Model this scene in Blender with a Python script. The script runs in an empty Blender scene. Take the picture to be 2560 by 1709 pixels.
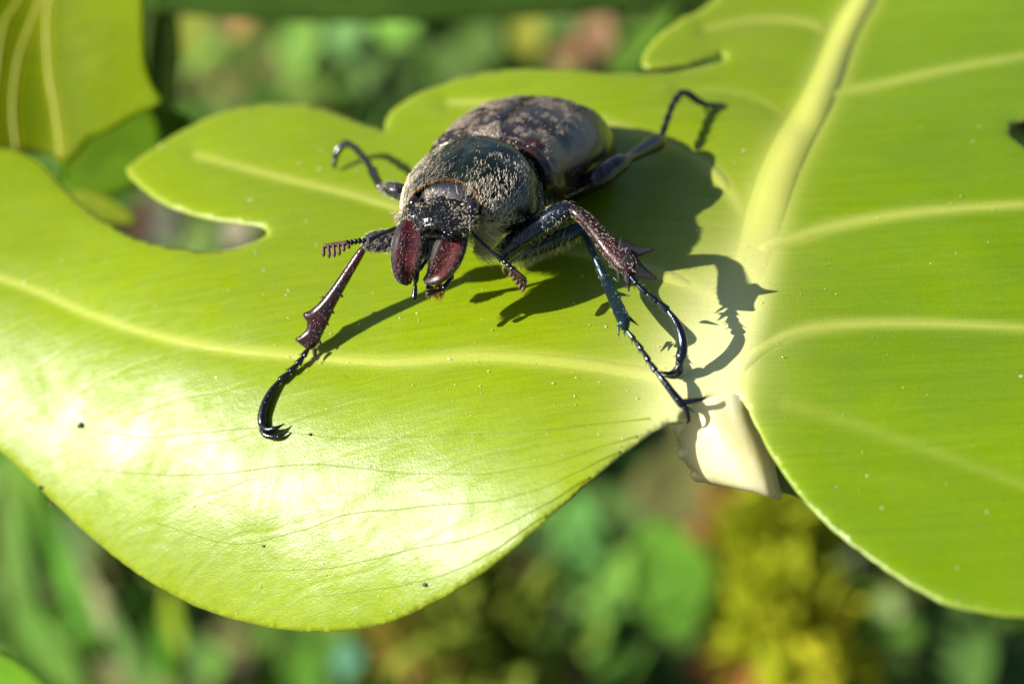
import bpy, math, random
import numpy as np
from mathutils import Vector, Matrix, noise as mnoise
from mathutils.geometry import delaunay_2d_cdt

# ------------------------------------------------------------------ camera, sky, sun, exposure
# one unit is one centimetre
scene = bpy.context.scene
scene.unit_settings.scale_length = 0.01
random.seed(7)
rng = np.random.default_rng(11)

PITCH = math.radians(42.0)          # the camera looks down by this much
FOCUS = 20.0                        # cm to the plane in focus
HFOV = math.radians(24.0)
CAM = np.array([0.0, -FOCUS * math.cos(PITCH), FOCUS * math.sin(PITCH)])
RIGHT = np.array([1.0, 0.0, 0.0])
VIEW = np.array([0.0, math.cos(PITCH), -math.sin(PITCH)])
UP = np.array([0.0, math.sin(PITCH), math.cos(PITCH)])
FPX = 1280.0 / math.tan(HFOV / 2)

cam_data = bpy.data.cameras.new('camera')
cam = bpy.data.objects.new('camera', cam_data)
scene.collection.objects.link(cam)
cam.location = CAM
cam.rotation_euler = (math.pi / 2 - PITCH, 0, 0)
cam_data.sensor_width = 36.0
cam_data.lens = 18.0 / math.tan(HFOV / 2)
cam_data.clip_start = 0.5
cam_data.clip_end = 2000.0
cam_data.dof.use_dof = True
cam_data.dof.focus_distance = FOCUS + 0.15
cam_data.dof.aperture_fstop = cam_data.lens * 1e-3 / 0.56      # opening 0.56 cm across
cam_data.dof.aperture_blades = 9
scene.camera = cam

SUN_EL = math.radians(30.5)
SUN_AZ = np.array([-0.978, -0.208])               # ground direction towards the sun
SUN_DIR = np.array([SUN_AZ[0] * math.cos(SUN_EL), SUN_AZ[1] * math.cos(SUN_EL), math.sin(SUN_EL)])
world = bpy.data.worlds.new('World')
scene.world = world
world.use_nodes = True
wn = world.node_tree.nodes
sky = wn.new('ShaderNodeTexSky')
sky.sky_type = 'NISHITA'
sky.sun_disc = False
sky.sun_elevation = SUN_EL
sky.sun_rotation = math.atan2(SUN_AZ[0], SUN_AZ[1])
world.node_tree.links.new(sky.outputs[0], wn['Background'].inputs[0])
wn['Background'].inputs[1].default_value = 0.058
sun_data = bpy.data.lights.new('sun', 'SUN')
sun_data.energy = 5.0
sun_data.angle = math.radians(0.53)
sun_data.color = (1.0, 0.97, 0.92)
sun = bpy.data.objects.new('sun', sun_data)
scene.collection.objects.link(sun)
sun.rotation_euler = Vector(SUN_DIR).to_track_quat('Z', 'Y').to_euler()
sun.location = SUN_DIR * 60
vs = scene.view_settings
vs.view_transform = 'Standard'
vs.look = 'None'
vs.exposure = 1.03
vs.gamma = 1.0
vs.use_curve_mapping = False
scene.cycles.max_bounces = 8
scene.cycles.use_denoising = True
scene.cycles.caustics_reflective = False

# ------------------------------------------------------------------ measuring helpers
def ray(px, py):
    return VIEW + RIGHT * ((px - 1280.0) / FPX) + UP * ((854.5 - py) / FPX)

def at_dep(px, py, dep):
    """the point seen at px, py and dep cm beyond the focus plane"""
    return CAM + ray(px, py) * (FOCUS + dep)

def at_plane(px, py, z):
    d = ray(px, py)
    return CAM + d * ((z - CAM[2]) / d[2])

def sp(v, w):                                    # soft ramp
    return w * np.logaddexp(0.0, v / w)

def sst(v, a, b):
    t = np.clip((v - a) / (b - a), 0, 1)
    return t * t * (3 - 2 * t)

def leaf_z(x, y):
    """height of the leaf blade"""
    m = 1 - sst(x, 1.2, 2.6)                     # the lobe in front of and left of the stalk
    z = -0.15 * sp(1.0 - x, 0.6)
    z = z - 0.07 * sp(-2.2 - x, 0.6)
    u = 0.50 * x + 0.87 * y
    z = z - m * (0.46 * sp(-0.55 - u, 0.35) + 0.42 * sp(-1.15 - u, 0.30) + 1.00 * sp(-1.90 - u, 0.22))
    z = z + 0.05 * sp(x - 2.4, 0.4)
    z = z - (1 - m) * 0.10 * sp(-1.2 - y, 0.5)
    z = z - 0.10 * sp(y - 2.6, 0.6)
    z = z + 0.030 * np.sin(1.25 * x + 0.7 * y + 0.6) * np.cos(0.9 * y - 0.5 * x)
    return z

def at_leaf(px, py, lift=0.0):
    px = np.asarray(px, float); py = np.asarray(py, float)
    d = VIEW[:, None] + RIGHT[:, None] * ((px.ravel() - 1280) / FPX) + UP[:, None] * ((854.5 - py.ravel()) / FPX)
    lo = np.full(d.shape[1], FOCUS - 9.0); hi = np.full(d.shape[1], FOCUS + 16.0)
    for _ in range(46):
        t = 0.5 * (lo + hi)
        p = CAM[:, None] + d * t
        above = p[2] > leaf_z(p[0], p[1]) + lift
        lo = np.where(above, t, lo); hi = np.where(above, hi, t)
    p = (CAM[:, None] + d * (0.5 * (lo + hi))).T
    return p[0] if px.ndim == 0 else p

def nrm(v):
    v = np.asarray(v, float)
    return v / (np.linalg.norm(v, axis=-1, keepdims=True) + 1e-12)

def catmull(pts, per=8, closed=False):
    pts = [np.asarray(p, float) for p in pts]
    n = len(pts); out = []
    segs = n if closed else n - 1
    for i in range(segs):
        if closed:
            p0, p1, p2, p3 = (pts[(i + k - 1) % n] for k in range(4))
        else:
            p0 = pts[max(i - 1, 0)]; p1 = pts[i]; p2 = pts[i + 1]; p3 = pts[min(i + 2, n - 1)]
        for k in range(per):
            t = k / per
            out.append(0.5 * (2 * p1 + (p2 - p0) * t + (2 * p0 - 5 * p1 + 4 * p2 - p3) * t * t + (3 * p1 - p0 - 3 * p2 + p3) * t ** 3))
    if not closed:
        out.append(pts[-1])
    return np.array(out)

# ------------------------------------------------------------------ object helpers
COL = scene.collection

def tag(o, label=None, cat=None, group=None, kind=None):
    for k, v in (('label', label), ('category', cat), ('group', group), ('kind', kind)):
        if v: o[k] = v
    return o

def empty(name, loc, mat=None):
    o = bpy.data.objects.new(name, None)
    COL.objects.link(o)
    o.empty_display_size = 0.3
    if mat is not None: o.matrix_world = mat
    else: o.location = loc
    return o

def mesh_obj(name, V, F, mat, parent=None, smooth=True, attrs=None, world_space=True):
    """one mesh object; V in world space, moved into the parent's frame"""
    V = np.asarray(V, float)
    if parent is not None and world_space:
        W = np.array(world_of(parent).inverted())
        V = V @ W[:3, :3].T + W[:3, 3]
    me = bpy.data.meshes.new(name)
    me.from_pydata(V.tolist(), [], F if isinstance(F, list) else F.tolist())
    if smooth:
        me.polygons.foreach_set('use_smooth', [True] * len(me.polygons))
    for k, a in (attrs or {}).items():
        a = np.asarray(a, np.float32)
        if a.ndim == 1:
            at = me.attributes.new(k, 'FLOAT', 'POINT'); at.data.foreach_set('value', a)
        else:
            at = me.attributes.new(k, 'FLOAT_COLOR', 'POINT')
            if a.shape[1] == 3: a = np.hstack([a, np.ones((len(a), 1), np.float32)])
            at.data.foreach_set('color', a.ravel())
    me.update()
    if mat is not None: me.materials.append(mat)
    o = bpy.data.objects.new(name, me)
    COL.objects.link(o)
    if parent is not None:
        o.parent = parent
    return o

def world_of(o):
    m = o.matrix_basis.copy()
    while o.parent is not None:
        o = o.parent
        m = o.matrix_basis @ m
    return m

class MB:
    """collects vertices and faces of one mesh"""
    def __init__(self): self.V = []; self.F = []; self.n = 0; self.A = []
    def add(self, V, F, a=0.0):
        V = np.asarray(V, float)
        self.V.append(V); self.F += [[i + self.n for i in f] for f in F]
        self.A.append(np.full(len(V), a) if np.isscalar(a) else np.asarray(a, float))
        self.n += len(V); return self
    def verts(self): return np.vstack(self.V)
    def build(self, name, mat, parent=None, smooth=True, attr=None):
        return mesh_obj(name, self.verts(), self.F, mat, parent, smooth, {attr: np.concatenate(self.A)} if attr else None)

def grid_faces(nu, nv, wrap_v=False, flip=False):
    F = []
    for i in range(nu - 1):
        for j in range(nv if wrap_v else nv - 1):
            k = (j + 1) % nv
            f = [i * nv + j, (i + 1) * nv + j, (i + 1) * nv + k, i * nv + k]
            F.append(f[::-1] if flip else f)
    return F

def tube(pts, rad, n=8, flat=None, per=4, cap=True, smoothp=True):
    """tapered tube; flat = (axis vector, factor) squeezes the section along that axis"""
    pts = np.asarray(pts, float); rad = np.asarray(rad, float)
    if smoothp and len(pts) > 2:
        q = catmull([np.append(p, r) for p, r in zip(pts, rad)], per)
        pts, rad = q[:, :3], np.maximum(q[:, 3], 1e-4)
    T = nrm(np.gradient(pts, axis=0))
    ref = np.asarray(flat[0], float) if flat else (np.array([0, 0, 1.]) if abs(T[0, 2]) < .9 else np.array([1., 0, 0]))
    V = []
    for p, t, r in zip(pts, T, rad):
        a = nrm(np.cross(t, ref)); b = np.cross(t, a)
        if np.linalg.norm(np.cross(t, ref)) < 1e-6: a = nrm(np.cross(t, [0.3, .5, .7])); b = np.cross(t, a)
        fb = flat[1] if flat else 1.0
        for k in range(n):
            th = 2 * math.pi * k / n
            V.append(p + r * (a * math.cos(th) + b * math.sin(th) * fb))
        ref = ref if flat else -b
    m = len(pts)
    F = grid_faces(m, n, True)
    if cap:
        F.append(list(range(n - 1, -1, -1))[::-1]); F.append([(m - 1) * n + k for k in range(n)][::-1])
    return np.array(V), F

def cone(base, tip, r, n=6, bend=None):
    base = np.asarray(base, float); tip = np.asarray(tip, float)
    mid = 0.5 * (base + tip) + (0 if bend is None else np.asarray(bend))
    return tube([base, mid, tip], [r, r * .6, r * .08], n, per=3)

def ball(c, r, nu=10, nv=14, M=None):
    r = np.broadcast_to(np.asarray(r, float), 3)
    V = []
    for i in range(nu + 1):
        th = math.pi * i / nu
        for j in range(nv):
            ph = 2 * math.pi * j / nv
            V.append([math.sin(th) * math.cos(ph), math.sin(th) * math.sin(ph), math.cos(th)])
    V = np.array(V) * r
    if M is not None: V = V @ np.asarray(M).T
    return V + np.asarray(c, float), grid_faces(nu + 1, nv, True)

def tri_of(F):
    T = []
    for f in F:
        for k in range(1, len(f) - 1): T.append((f[0], f[k], f[k + 1]))
    return np.array(T)

def hairs(V, F, n, length, width, lay, mask=None, lift=0.45, jit=0.25, out=1.0, seed=1):
    """short tapering hairs scattered over a mesh; lay(p) is the direction the coat lies in"""
    r = np.random.default_rng(seed)
    V = np.asarray(V, float); T = tri_of(F)
    a, b, c = V[T[:, 0]], V[T[:, 1]], V[T[:, 2]]
    N = np.cross(b - a, c - a); ar = np.linalg.norm(N, axis=1); N = N / (ar[:, None] + 1e-12)
    idx = r.choice(len(T), size=n, p=ar / ar.sum())
    u = r.random((n, 2)); s = u.sum(1) > 1; u[s] = 1 - u[s]
    p = a[idx] + (b - a)[idx] * u[:, :1] + (c - a)[idx] * u[:, 1:]
    nn = N[idx] * out
    if mask is not None:
        keep = r.random(n) < mask(p, nn)
        p, nn = p[keep], nn[keep]
    n = len(p)
    d = np.asarray(lay(p), float)
    d = np.broadcast_to(d, p.shape) + r.normal(0, jit, p.shape)
    d = d - nn * np.sum(d * nn, 1, keepdims=True)
    d = nrm(d) * math.cos(lift) + nn * np.sin(lift * (0.6 + 0.8 * r.random((n, 1))))
    d = nrm(d)
    L = length * (0.6 + 0.7 * r.random((n, 1)))
    side = nrm(np.cross(d, nn)); w = width * (0.7 + .6 * r.random((n, 1)))
    b0 = p - nn * .003
    m = p + d * L * .55
    tip = p + nrm(d - nn * .35) * L
    VV = np.stack([b0 - side * w, b0 + side * w, m + side * w * .7 + nn * w * .3, m - side * w * .7 + nn * w * .3, tip, m + nn * w * 1.2], 1).reshape(-1, 3)
    k = np.arange(n)[:, None] * 6
    Q = np.concatenate([k + np.array([[0, 1, 5]]), k + np.array([[1, 2, 5]]), k + np.array([[3, 0, 5]]), k + np.array([[2, 4, 5]]), k + np.array([[4, 3, 5]])], 0)
    return VV, Q.tolist()

def fnoise(P, scale, octaves=3, seed=0.0):
    return np.array([mnoise.fractal(Vector((p[0] * scale + seed, p[1] * scale - seed, p[2] * scale + 2 * seed)), 1.0, 2.0, octaves) for p in P])

# ------------------------------------------------------------------ materials
def material(name):
    m = bpy.data.materials.new(name); m.use_nodes = True
    nt = m.node_tree
    return m, nt, nt.nodes['Principled BSDF'], nt.nodes, nt.links

def node(nt, kind, **kw):
    n = nt.nodes.new(kind)
    for k, v in kw.items():
        if k.startswith('i_'): n.inputs[k[2:].replace('_', ' ')].default_value = v
        else: setattr(n, k, v)
    return n

def mixcol(nt, fac, a, b, mode='MIX'):
    n = nt.nodes.new('ShaderNodeMix'); n.data_type = 'RGBA'; n.blend_type = mode
    for sock, v in ((0, fac), (6, a), (7, b)):
        if hasattr(v, 'is_linked') or hasattr(v, 'links'): nt.links.new(v, n.inputs[sock])
        elif sock == 0: n.inputs[0].default_value = v
        else: n.inputs[sock].default_value = (*v, 1)
    return n.outputs[2]

def ramp(nt, src, stops):
    n = nt.nodes.new('ShaderNodeValToRGB')
    els = n.color_ramp.elements
    while len(els) < len(stops): els.new(0.5)
    for e, (pos, c) in zip(els, stops):
        e.position = pos; e.color = (c, c, c, 1) if not hasattr(c, '__len__') else (*c, 1)
    nt.links.new(src, n.inputs[0])
    return n.outputs[0]

def tex_noise(nt, scale, detail=3, rough=.55, vec=None, dist=0.0):
    n = node(nt, 'ShaderNodeTexNoise'); n.inputs['Scale'].default_value = scale
    n.inputs['Detail'].default_value = detail; n.inputs['Roughness'].default_value = rough; n.inputs['Distortion'].default_value = dist
    if vec is None:
        tc = nt.nodes.new('ShaderNodeTexCoord'); vec = tc.outputs['Object']
    nt.links.new(vec, n.inputs['Vector'])
    return n.outputs[0]

def bump(nt, src, strength, dist, prev=None):
    b = nt.nodes.new('ShaderNodeBump'); b.inputs['Strength'].default_value = strength; b.inputs['Distance'].default_value = dist
    nt.links.new(src, b.inputs['Height'])
    if prev is not None: nt.links.new(prev, b.inputs['Normal'])
    return b.outputs[0]

def attr(nt, name, col=False):
    a = node(nt, 'ShaderNodeAttribute', attribute_name=name)
    return a.outputs['Color'] if col else a.outputs['Fac']

def leaf_material(name, green, pale, rough=0.385, transl=0.22, heart=None, spec=0.50, warm=None):
    m, nt, bs, N, L = material(name)
    tc = N.new('ShaderNodeTexCoord')
    big = tex_noise(nt, 0.55, 3, .5, tc.outputs['Object'])
    mp = N.new('ShaderNodeMapping'); mp.inputs['Scale'].default_value = (0.6, 3.2, 2.0); mp.inputs['Rotation'].default_value = (0, 0, .18)
    L.new(tc.outputs['Object'], mp.inputs['Vector'])
    streak = tex_noise(nt, 2.2, 4, .6, mp.outputs[0], .4)
    g2 = tuple(c * k for c, k in zip(green, (0.74, 0.80, 0.9)))
    g3 = tuple(min(1, c * k) for c, k in zip(green, (1.18, 1.10, 1.0)))
    c = mixcol(nt, ramp(nt, big, [(.32, 0.), (.68, 1.)]), g2, g3)
    c = mixcol(nt, ramp(nt, streak, [(.45, 0.), (.75, .45)]), c, tuple(k * .72 for k in green))
    fine = tex_noise(nt, 38, 2, .6, tc.outputs['Object'])
    c = mixcol(nt, ramp(nt, fine, [(.35, 0.), (.75, .35)]), c, g3)
    mp2 = N.new('ShaderNodeMapping'); mp2.inputs['Scale'].default_value = (.45, 9.0, 3.0); mp2.inputs['Rotation'].default_value = (0, 0, -.10)
    L.new(tc.outputs['Object'], mp2.inputs['Vector'])
    stri = tex_noise(nt, 2.0, 5, .7, mp2.outputs[0], .25)
    mp3 = N.new('ShaderNodeMapping'); mp3.inputs['Scale'].default_value = (1.0, 2.3, 1.5); mp3.inputs['Rotation'].default_value = (0, 0, .25)
    wob = node(nt, 'ShaderNodeTexNoise'); wob.inputs['Scale'].default_value = 2.5; L.new(tc.outputs['Object'], wob.inputs['Vector'])
    wv3 = mixcol(nt, .12, tc.outputs['Object'], wob.outputs['Color'], 'ADD')
    L.new(wv3, mp3.inputs['Vector'])
    ve = node(nt, 'ShaderNodeTexVoronoi', feature='DISTANCE_TO_EDGE'); ve.inputs['Scale'].default_value = 3.2; L.new(mp3.outputs[0], ve.inputs['Vector'])
    net = ramp(nt, ve.outputs['Distance'], [(.0, 1.), (.035, 0.)])
    c = mixcol(nt, ramp(nt, tex_noise(nt, 62, 3, .7, tc.outputs['Object']), [(.42, .0), (.70, .42)]), c, tuple(k * .62 for k in green))
    if warm: c = mixcol(nt, attr(nt, 'warm'), c, mixcol(nt, ramp(nt, big, [(.32, 0.), (.68, 1.)]), tuple(k * .86 for k in warm), warm))
    c = mixcol(nt, ramp(nt, tex_noise(nt, 48, 3, .75, tc.outputs['Object']), [(.45, .0), (.75, .40)]), c, tuple(k * .70 for k in green))
    c = mixcol(nt, ramp(nt, stri, [(.40, .0), (.72, .40)]), c, tuple(k * .60 for k in green))
    nf = N.new('ShaderNodeMath'); nf.operation = 'MULTIPLY'; L.new(net, nf.inputs[0]); nf.inputs[1].default_value = .05
    c = mixcol(nt, nf.outputs[0], c, tuple(k * .45 for k in green))
    spot = ramp(nt, tex_noise(nt, 5.5, 2, .5, tc.outputs['Object']), [(.74, 0.), (.80, .5)])
    c = mixcol(nt, spot, c, tuple(k * .5 for k in green))
    c = mixcol(nt, attr(nt, 'pale'), c, pale)
    if heart: c = mixcol(nt, attr(nt, 'heart'), c, heart)
    L.new(c, bs.inputs['Base Color'])
    sm = N.new('ShaderNodeMapRange'); sm.inputs['From Min'].default_value = .36; sm.inputs['From Max'].default_value = .62
    sm.inputs['To Min'].default_value = spec * .35; sm.inputs['To Max'].default_value = min(1.0, spec * 1.45)       # patchy wax
    L.new(tex_noise(nt, 1.6, 9, .78, tc.outputs['Object'], .5), sm.inputs[0]); L.new(sm.outputs[0], bs.inputs['Specular IOR Level'])
    rr = N.new('ShaderNodeMapRange'); rr.inputs['To Min'].default_value = rough - .07; rr.inputs['To Max'].default_value = rough + .10
    L.new(tex_noise(nt, 3.0, 4, .65, tc.outputs['Object']), rr.inputs[0]); L.new(rr.outputs[0], bs.inputs['Roughness'])
    vo = node(nt, 'ShaderNodeTexVoronoi'); vo.inputs['Scale'].default_value = 52; L.new(tc.outputs['Object'], vo.inputs['Vector'])
    b1 = bump(nt, streak, .25, .02)
    b1 = bump(nt, stri, .30, .012, b1)
    b1 = bump(nt, net, .05, .006, b1); b1.node.invert = True
    b2 = bump(nt, vo.outputs['Distance'], .22, .005, b1)
    wv = node(nt, 'ShaderNodeTexWave', wave_type='BANDS', bands_direction='Y'); wv.inputs['Scale'].default_value = .75; wv.inputs['Distortion'].default_value = 7.0
    wv.inputs['Detail'].default_value = 3; wv.inputs['Detail Scale'].default_value = .5
    L.new(tc.outputs['Object'], wv.inputs['Vector'])
    vl = ramp(nt, wv.outputs['Fac'], [(.0, 0.), (.035, 1.)])
    b2 = bump(nt, vl, .14, .010, b2)
    b2 = bump(nt, tex_noise(nt, 85, 2, .6, tc.outputs['Object']), .34, .005, b2)
    b3 = bump(nt, tex_noise(nt, 9, 3, .6, tc.outputs['Object']), .18, .010, b2)
    L.new(b3, bs.inputs['Normal'])
    tr = N.new('ShaderNodeBsdfTranslucent'); L.new(c, tr.inputs[0])
    mx = N.new('ShaderNodeMixShader'); mx.inputs[0].default_value = transl
    L.new(bs.outputs[0], mx.inputs[1]); L.new(tr.outputs[0], mx.inputs[2])
    L.new(mx.outputs[0], N['Material Output'].inputs[0])
    return m

def simple(name, col, rough=.5, metal=0.0, spec=.5, var=.25, scale=6, bump_s=0.0, bump_scale=40, bump_d=.01, coat=0.0, transl=0.0, col2=None):
    m, nt, bs, N, L = material(name)
    lo = col2 or tuple(c * (1 - var) for c in col); hi = col if col2 else tuple(min(1, c * (1 + var)) for c in col)
    c = mixcol(nt, ramp(nt, tex_noise(nt, scale, 4, .6), [(.35, 0.), (.65, 1.)]), lo, hi)
    L.new(c, bs.inputs['Base Color'])
    bs.inputs['Roughness'].default_value = rough; bs.inputs['Metallic'].default_value = metal
    bs.inputs['Specular IOR Level'].default_value = spec; bs.inputs['Coat Weight'].default_value = coat
    bs.inputs['Coat Roughness'].default_value = .15
    if bump_s:
        L.new(bump(nt, tex_noise(nt, bump_scale, 3, .6), bump_s, bump_d), bs.inputs['Normal'])
    if transl:
        tr = N.new('ShaderNodeBsdfTranslucent'); L.new(c, tr.inputs[0])
        mx = N.new('ShaderNodeMixShader'); mx.inputs[0].default_value = transl
        L.new(bs.outputs[0], mx.inputs[1]); L.new(tr.outputs[0], mx.inputs[2]); L.new(mx.outputs[0], N['Material Output'].inputs[0])
    return m

def punctate(name, col, rough, metal, scale, depth, spec=.5, col2=None, fuzz=None, coat=.0, dens=.3, fmin=.25):
    """horny shell with small pits; fuzz = colour of a felt coat driven by the fuzz attribute"""
    m, nt, bs, N, L = material(name)
    tc = N.new('ShaderNodeTexCoord')
    n1 = tex_noise(nt, 4, 4, .6, tc.outputs['Object'])
    c = mixcol(nt, ramp(nt, n1, [(.38, 0.), (.66, 1.)]), col, col2 or tuple(k * 1.8 for k in col))
    vo = node(nt, 'ShaderNodeTexVoronoi'); vo.inputs['Scale'].default_value = scale; L.new(tc.outputs['Object'], vo.inputs['Vector'])
    pit = ramp(nt, vo.outputs['Distance'], [(.0, 0.), (dens, 1.)])
    nb = bump(nt, pit, .8, depth)
    nb = bump(nt, tex_noise(nt, 70, 3, .6, tc.outputs['Object']), .25, .006, nb)
    L.new(nb, bs.inputs['Normal'])
    bs.inputs['Roughness'].default_value = rough; bs.inputs['Metallic'].default_value = metal
    bs.inputs['Specular IOR Level'].default_value = spec; bs.inputs['Coat Weight'].default_value = coat; bs.inputs['Coat Roughness'].default_value = .12
    if fuzz:
        fz = attr(nt, 'fuzz')
        gr = tex_noise(nt, 45, 3, .7, tc.outputs['Object'])
        f2 = N.new('ShaderNodeMath'); f2.operation = 'MULTIPLY'
        L.new(fz, f2.inputs[0]); L.new(ramp(nt, gr, [(.36, fmin), (.60, 1.)]), f2.inputs[1])
        c = mixcol(nt, f2.outputs[0], c, fuzz)
        mr = N.new('ShaderNodeMapRange'); mr.inputs['To Min'].default_value = rough; mr.inputs['To Max'].default_value = .75
        L.new(f2.outputs[0], mr.inputs[0]); L.new(mr.outputs[0], bs.inputs['Roughness'])
        mm = N.new('ShaderNodeMapRange'); mm.inputs['To Min'].default_value = metal; mm.inputs['To Max'].default_value = 0
        L.new(f2.outputs[0], mm.inputs[0]); L.new(mm.outputs[0], bs.inputs['Metallic'])
    L.new(c, bs.inputs['Base Color'])
    return m

def hair_mat(name, col, rough=.35, spec=.6):
    m, nt, bs, N, L = material(name)
    gi = N.new('ShaderNodeNewGeometry')
    c = mixcol(nt, gi.outputs['Random Per Island'], tuple(k * .7 for k in col), tuple(min(1, k * 1.2) for k in col))
    L.new(c, bs.inputs['Base Color']); bs.inputs['Roughness'].default_value = rough; bs.inputs['Specular IOR Level'].default_value = spec
    return m

LEAF_G = (0.166, 0.292, 0.0003)
PALE = (0.54, 0.55, 0.11)
M_leaf = leaf_material('leaf_blade', LEAF_G, PALE, heart=(0.82, 0.82, 0.36), warm=(0.245, 0.330, 0.001))
M_vein = leaf_material('leaf_vein', (0.29, 0.36, 0.012), (0.56, 0.56, 0.075), rough=.45)
M_stalk = simple('cream_stalk', (0.90, 0.87, 0.56), .40, col2=(0.88, 0.81, 0.38), scale=3, bump_s=.25, bump_scale=16, bump_d=.015, transl=.40)
M_pronotum = punctate('pronotum_shell', (0.005, 0.010, 0.006), .17, .35, 48, .006, fuzz=None, coat=.35, col2=(0.012, 0.022, 0.012))
M_elytra = punctate('elytra_shell', (0.010, 0.007, 0.006), .22, .2, 24, .008, col2=(0.040, 0.013, 0.012), fuzz=(0.24, 0.180, 0.130), coat=.35)
M_head = punctate('head_shell', (0.006, 0.006, 0.008), .20, .2, 40, .030, dens=.55)
M_black = punctate('black_shell', (0.006, 0.006, 0.009), .20, .3, 30, .006, coat=.3)
M_blue = punctate('blue_black_shell', (0.006, 0.009, 0.018), .20, .5, 30, .006, coat=.3, col2=(0.009, 0.018, 0.028))
M_teal = punctate('teal_metal_shell', (0.012, 0.034, 0.046), .28, .6, 30, .005, col2=(0.02, 0.04, 0.03))
M_green = punctate('green_metal_shell', (0.012, 0.10, 0.025), .30, .8, 26, .006, col2=(0.004, 0.015, 0.006))
M_red = punctate('red_brown_shell', (0.040, 0.008, 0.009), .24, .25, 40, .008, col2=(0.008, 0.006, 0.010), fmin=.85, fuzz=(0.006, 0.005, 0.008))
M_mandible = punctate('mandible_shell', (0.085, 0.009, 0.009), .24, .15, 48, .014, fmin=.85, col2=(0.026, 0.004, 0.006), fuzz=(0.006, 0.005, 0.007))
M_neck = simple('neck_membrane', (0.020, 0.022, 0.030), .42, var=.2)
M_eye = simple('beetle_eye', (0.010, 0.006, 0.007), .08, var=.1, coat=.6)
M_club = simple('antenna_club', (0.085, 0.035, 0.032), .5, var=.3, scale=20)
M_straw = hair_mat('straw_hair', (0.60, 0.51, 0.36))
M_golden = hair_mat('golden_hair', (0.68, 0.63, 0.27))
M_rust = hair_mat('rust_hair', (0.30, 0.13, 0.035))
M_silver = hair_mat('silver_bristle', (0.24, 0.20, 0.18))
M_felt = hair_mat('brown_felt', (0.36, 0.29, 0.21))
M_grey = hair_mat('grey_hair', (0.42, 0.36, 0.28))

# ------------------------------------------------------------------ the big lobed leaf
S = 2560.0 / 2349.0
OUT = [(-300, 700), (-170, 900), (-60, 985), (0, 1030), (40, 1065), (90, 1115), (200, 1220), (300, 1300), (400, 1362), (500, 1405), (600, 1432), (700, 1444),
       (800, 1441), (900, 1420), (1000, 1375), (1100, 1315), (1200, 1235), (1300, 1145), (1400, 1060), (1480, 1000), (1530, 966), (1556, 958),
       (1570, 940), (1592, 918), (1625, 902), (1660, 896), (1694, 900), (1712, 925), (1730, 960), (1770, 1040), (1830, 1125), (1900, 1200), (2000, 1280), (2100, 1345), (2200, 1390),
       (2349, 1410), (2500, 1400), (2640, 1330), (2720, 1100), (2700, 900), (2640, 700), (2540, 560), (2440, 420), (2370, 345), (2338, 318), (2322, 300), (2325, 284), (2350, 272), (2440, 262), (2560, 240), (2620, 120), (2560, -120),
       (2300, -330), (1900, -380), (1740, -250), (1690, -110), (1650, -20), (1600, 22), (1560, 42), (1520, 72), (1490, 100), (1474, 130), (1474, 146), (1500, 152), (1560, 146), (1610, 136), (1645, 124), (1658, 122), (1662, 130), (1645, 139), (1600, 151),
       (1540, 161), (1480, 164), (1400, 162), (1300, 154), (1180, 154), (1080, 169), (1000, 194), (940, 220), (900, 250), (884, 276), (881, 291), (872, 289), (840, 280), (780, 256), (720, 239), (650, 232), (560, 240), (470, 270),
       (400, 305), (340, 345), (300, 374), (290, 386), (300, 405), (340, 440), (400, 475), (480, 497), (560, 510), (598, 517), (611, 528), (602, 540), (560, 558), (500, 570), (420, 567), (340, 550), (270, 520), (200, 475),
       (150, 430), (112, 384), (60, 346), (0, 334), (-100, 340), (-220, 430), (-300, 560)]
VEINS = [  # polyline, half widths at its ends, ridge height, strength of the pale stain
    ('midrib', [(2160, -330), (2100, -240), (2035, -120), (1985, -10), (1937, 75), (1903, 165), (1868, 240), (1828, 312), (1790, 392), (1762, 470), (1738, 550), (1712, 640), (1690, 720), (1668, 800), (1655, 870)], 20, 76, .055, 1.0),
    ('vein', [(1845, 234), (1885, 222), (1945, 205), (2040, 186), (2160, 158), (2349, 125), (2540, 100)], 16, 9, .035, .50),
    ('vein', [(1690, 585), (1770, 556), (1830, 540), (1930, 512), (2100, 483), (2349, 465), (2560, 460)], 22, 11, .040, .60),
    ('vein', [(1650, 880), (1700, 835), (1760, 790), (1830, 757), (1930, 741), (2100, 737), (2349, 748), (2560, 770)], 22, 10, .035, .60),
    ('vein', [(1906, 75), (1868, 52), (1800, 42), (1710, 44), (1620, 62)], 15, 8, .030, .45),
    ('vein', [(1630, 882), (1560, 866), (1460, 849), (1300, 826), (1100, 812), (900, 826), (700, 813), (500, 794), (350, 764), (200, 715), (60, 655), (-120, 600)], 26, 9, .030, .62),
    ('vein', [(1660, 700), (1560, 640), (1300, 565), (1080, 512), (920, 474), (800, 440), (650, 405), (540, 377), (450, 352)], 22, 9, .035, .60),
    ('vein', [(1725, 520), (1650, 405), (1560, 345), (1480, 314), (1400, 284), (1300, 255), (1160, 234), (1030, 232)], 22, 9, .035, .62),
    ('vein', [(1800, 922), (1960, 968), (2150, 1035), (2349, 1110), (2540, 1190)], 22, 12, .010, .16),
    ('vein', [(1840, 290), (1760, 232), (1660, 205), (1560, 210)], 12, 6, .02, .25),
]
leaf_px = catmull([(x * S, y * S) for x, y in OUT], 7, closed=True)
leaf_px += np.stack([fnoise(np.c_[leaf_px, 0 * leaf_px[:, :1]], .03, 3, 2.) * 2.6, fnoise(np.c_[leaf_px, 0 * leaf_px[:, :1]], .03, 3, 8.) * 2.6], 1)

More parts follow.
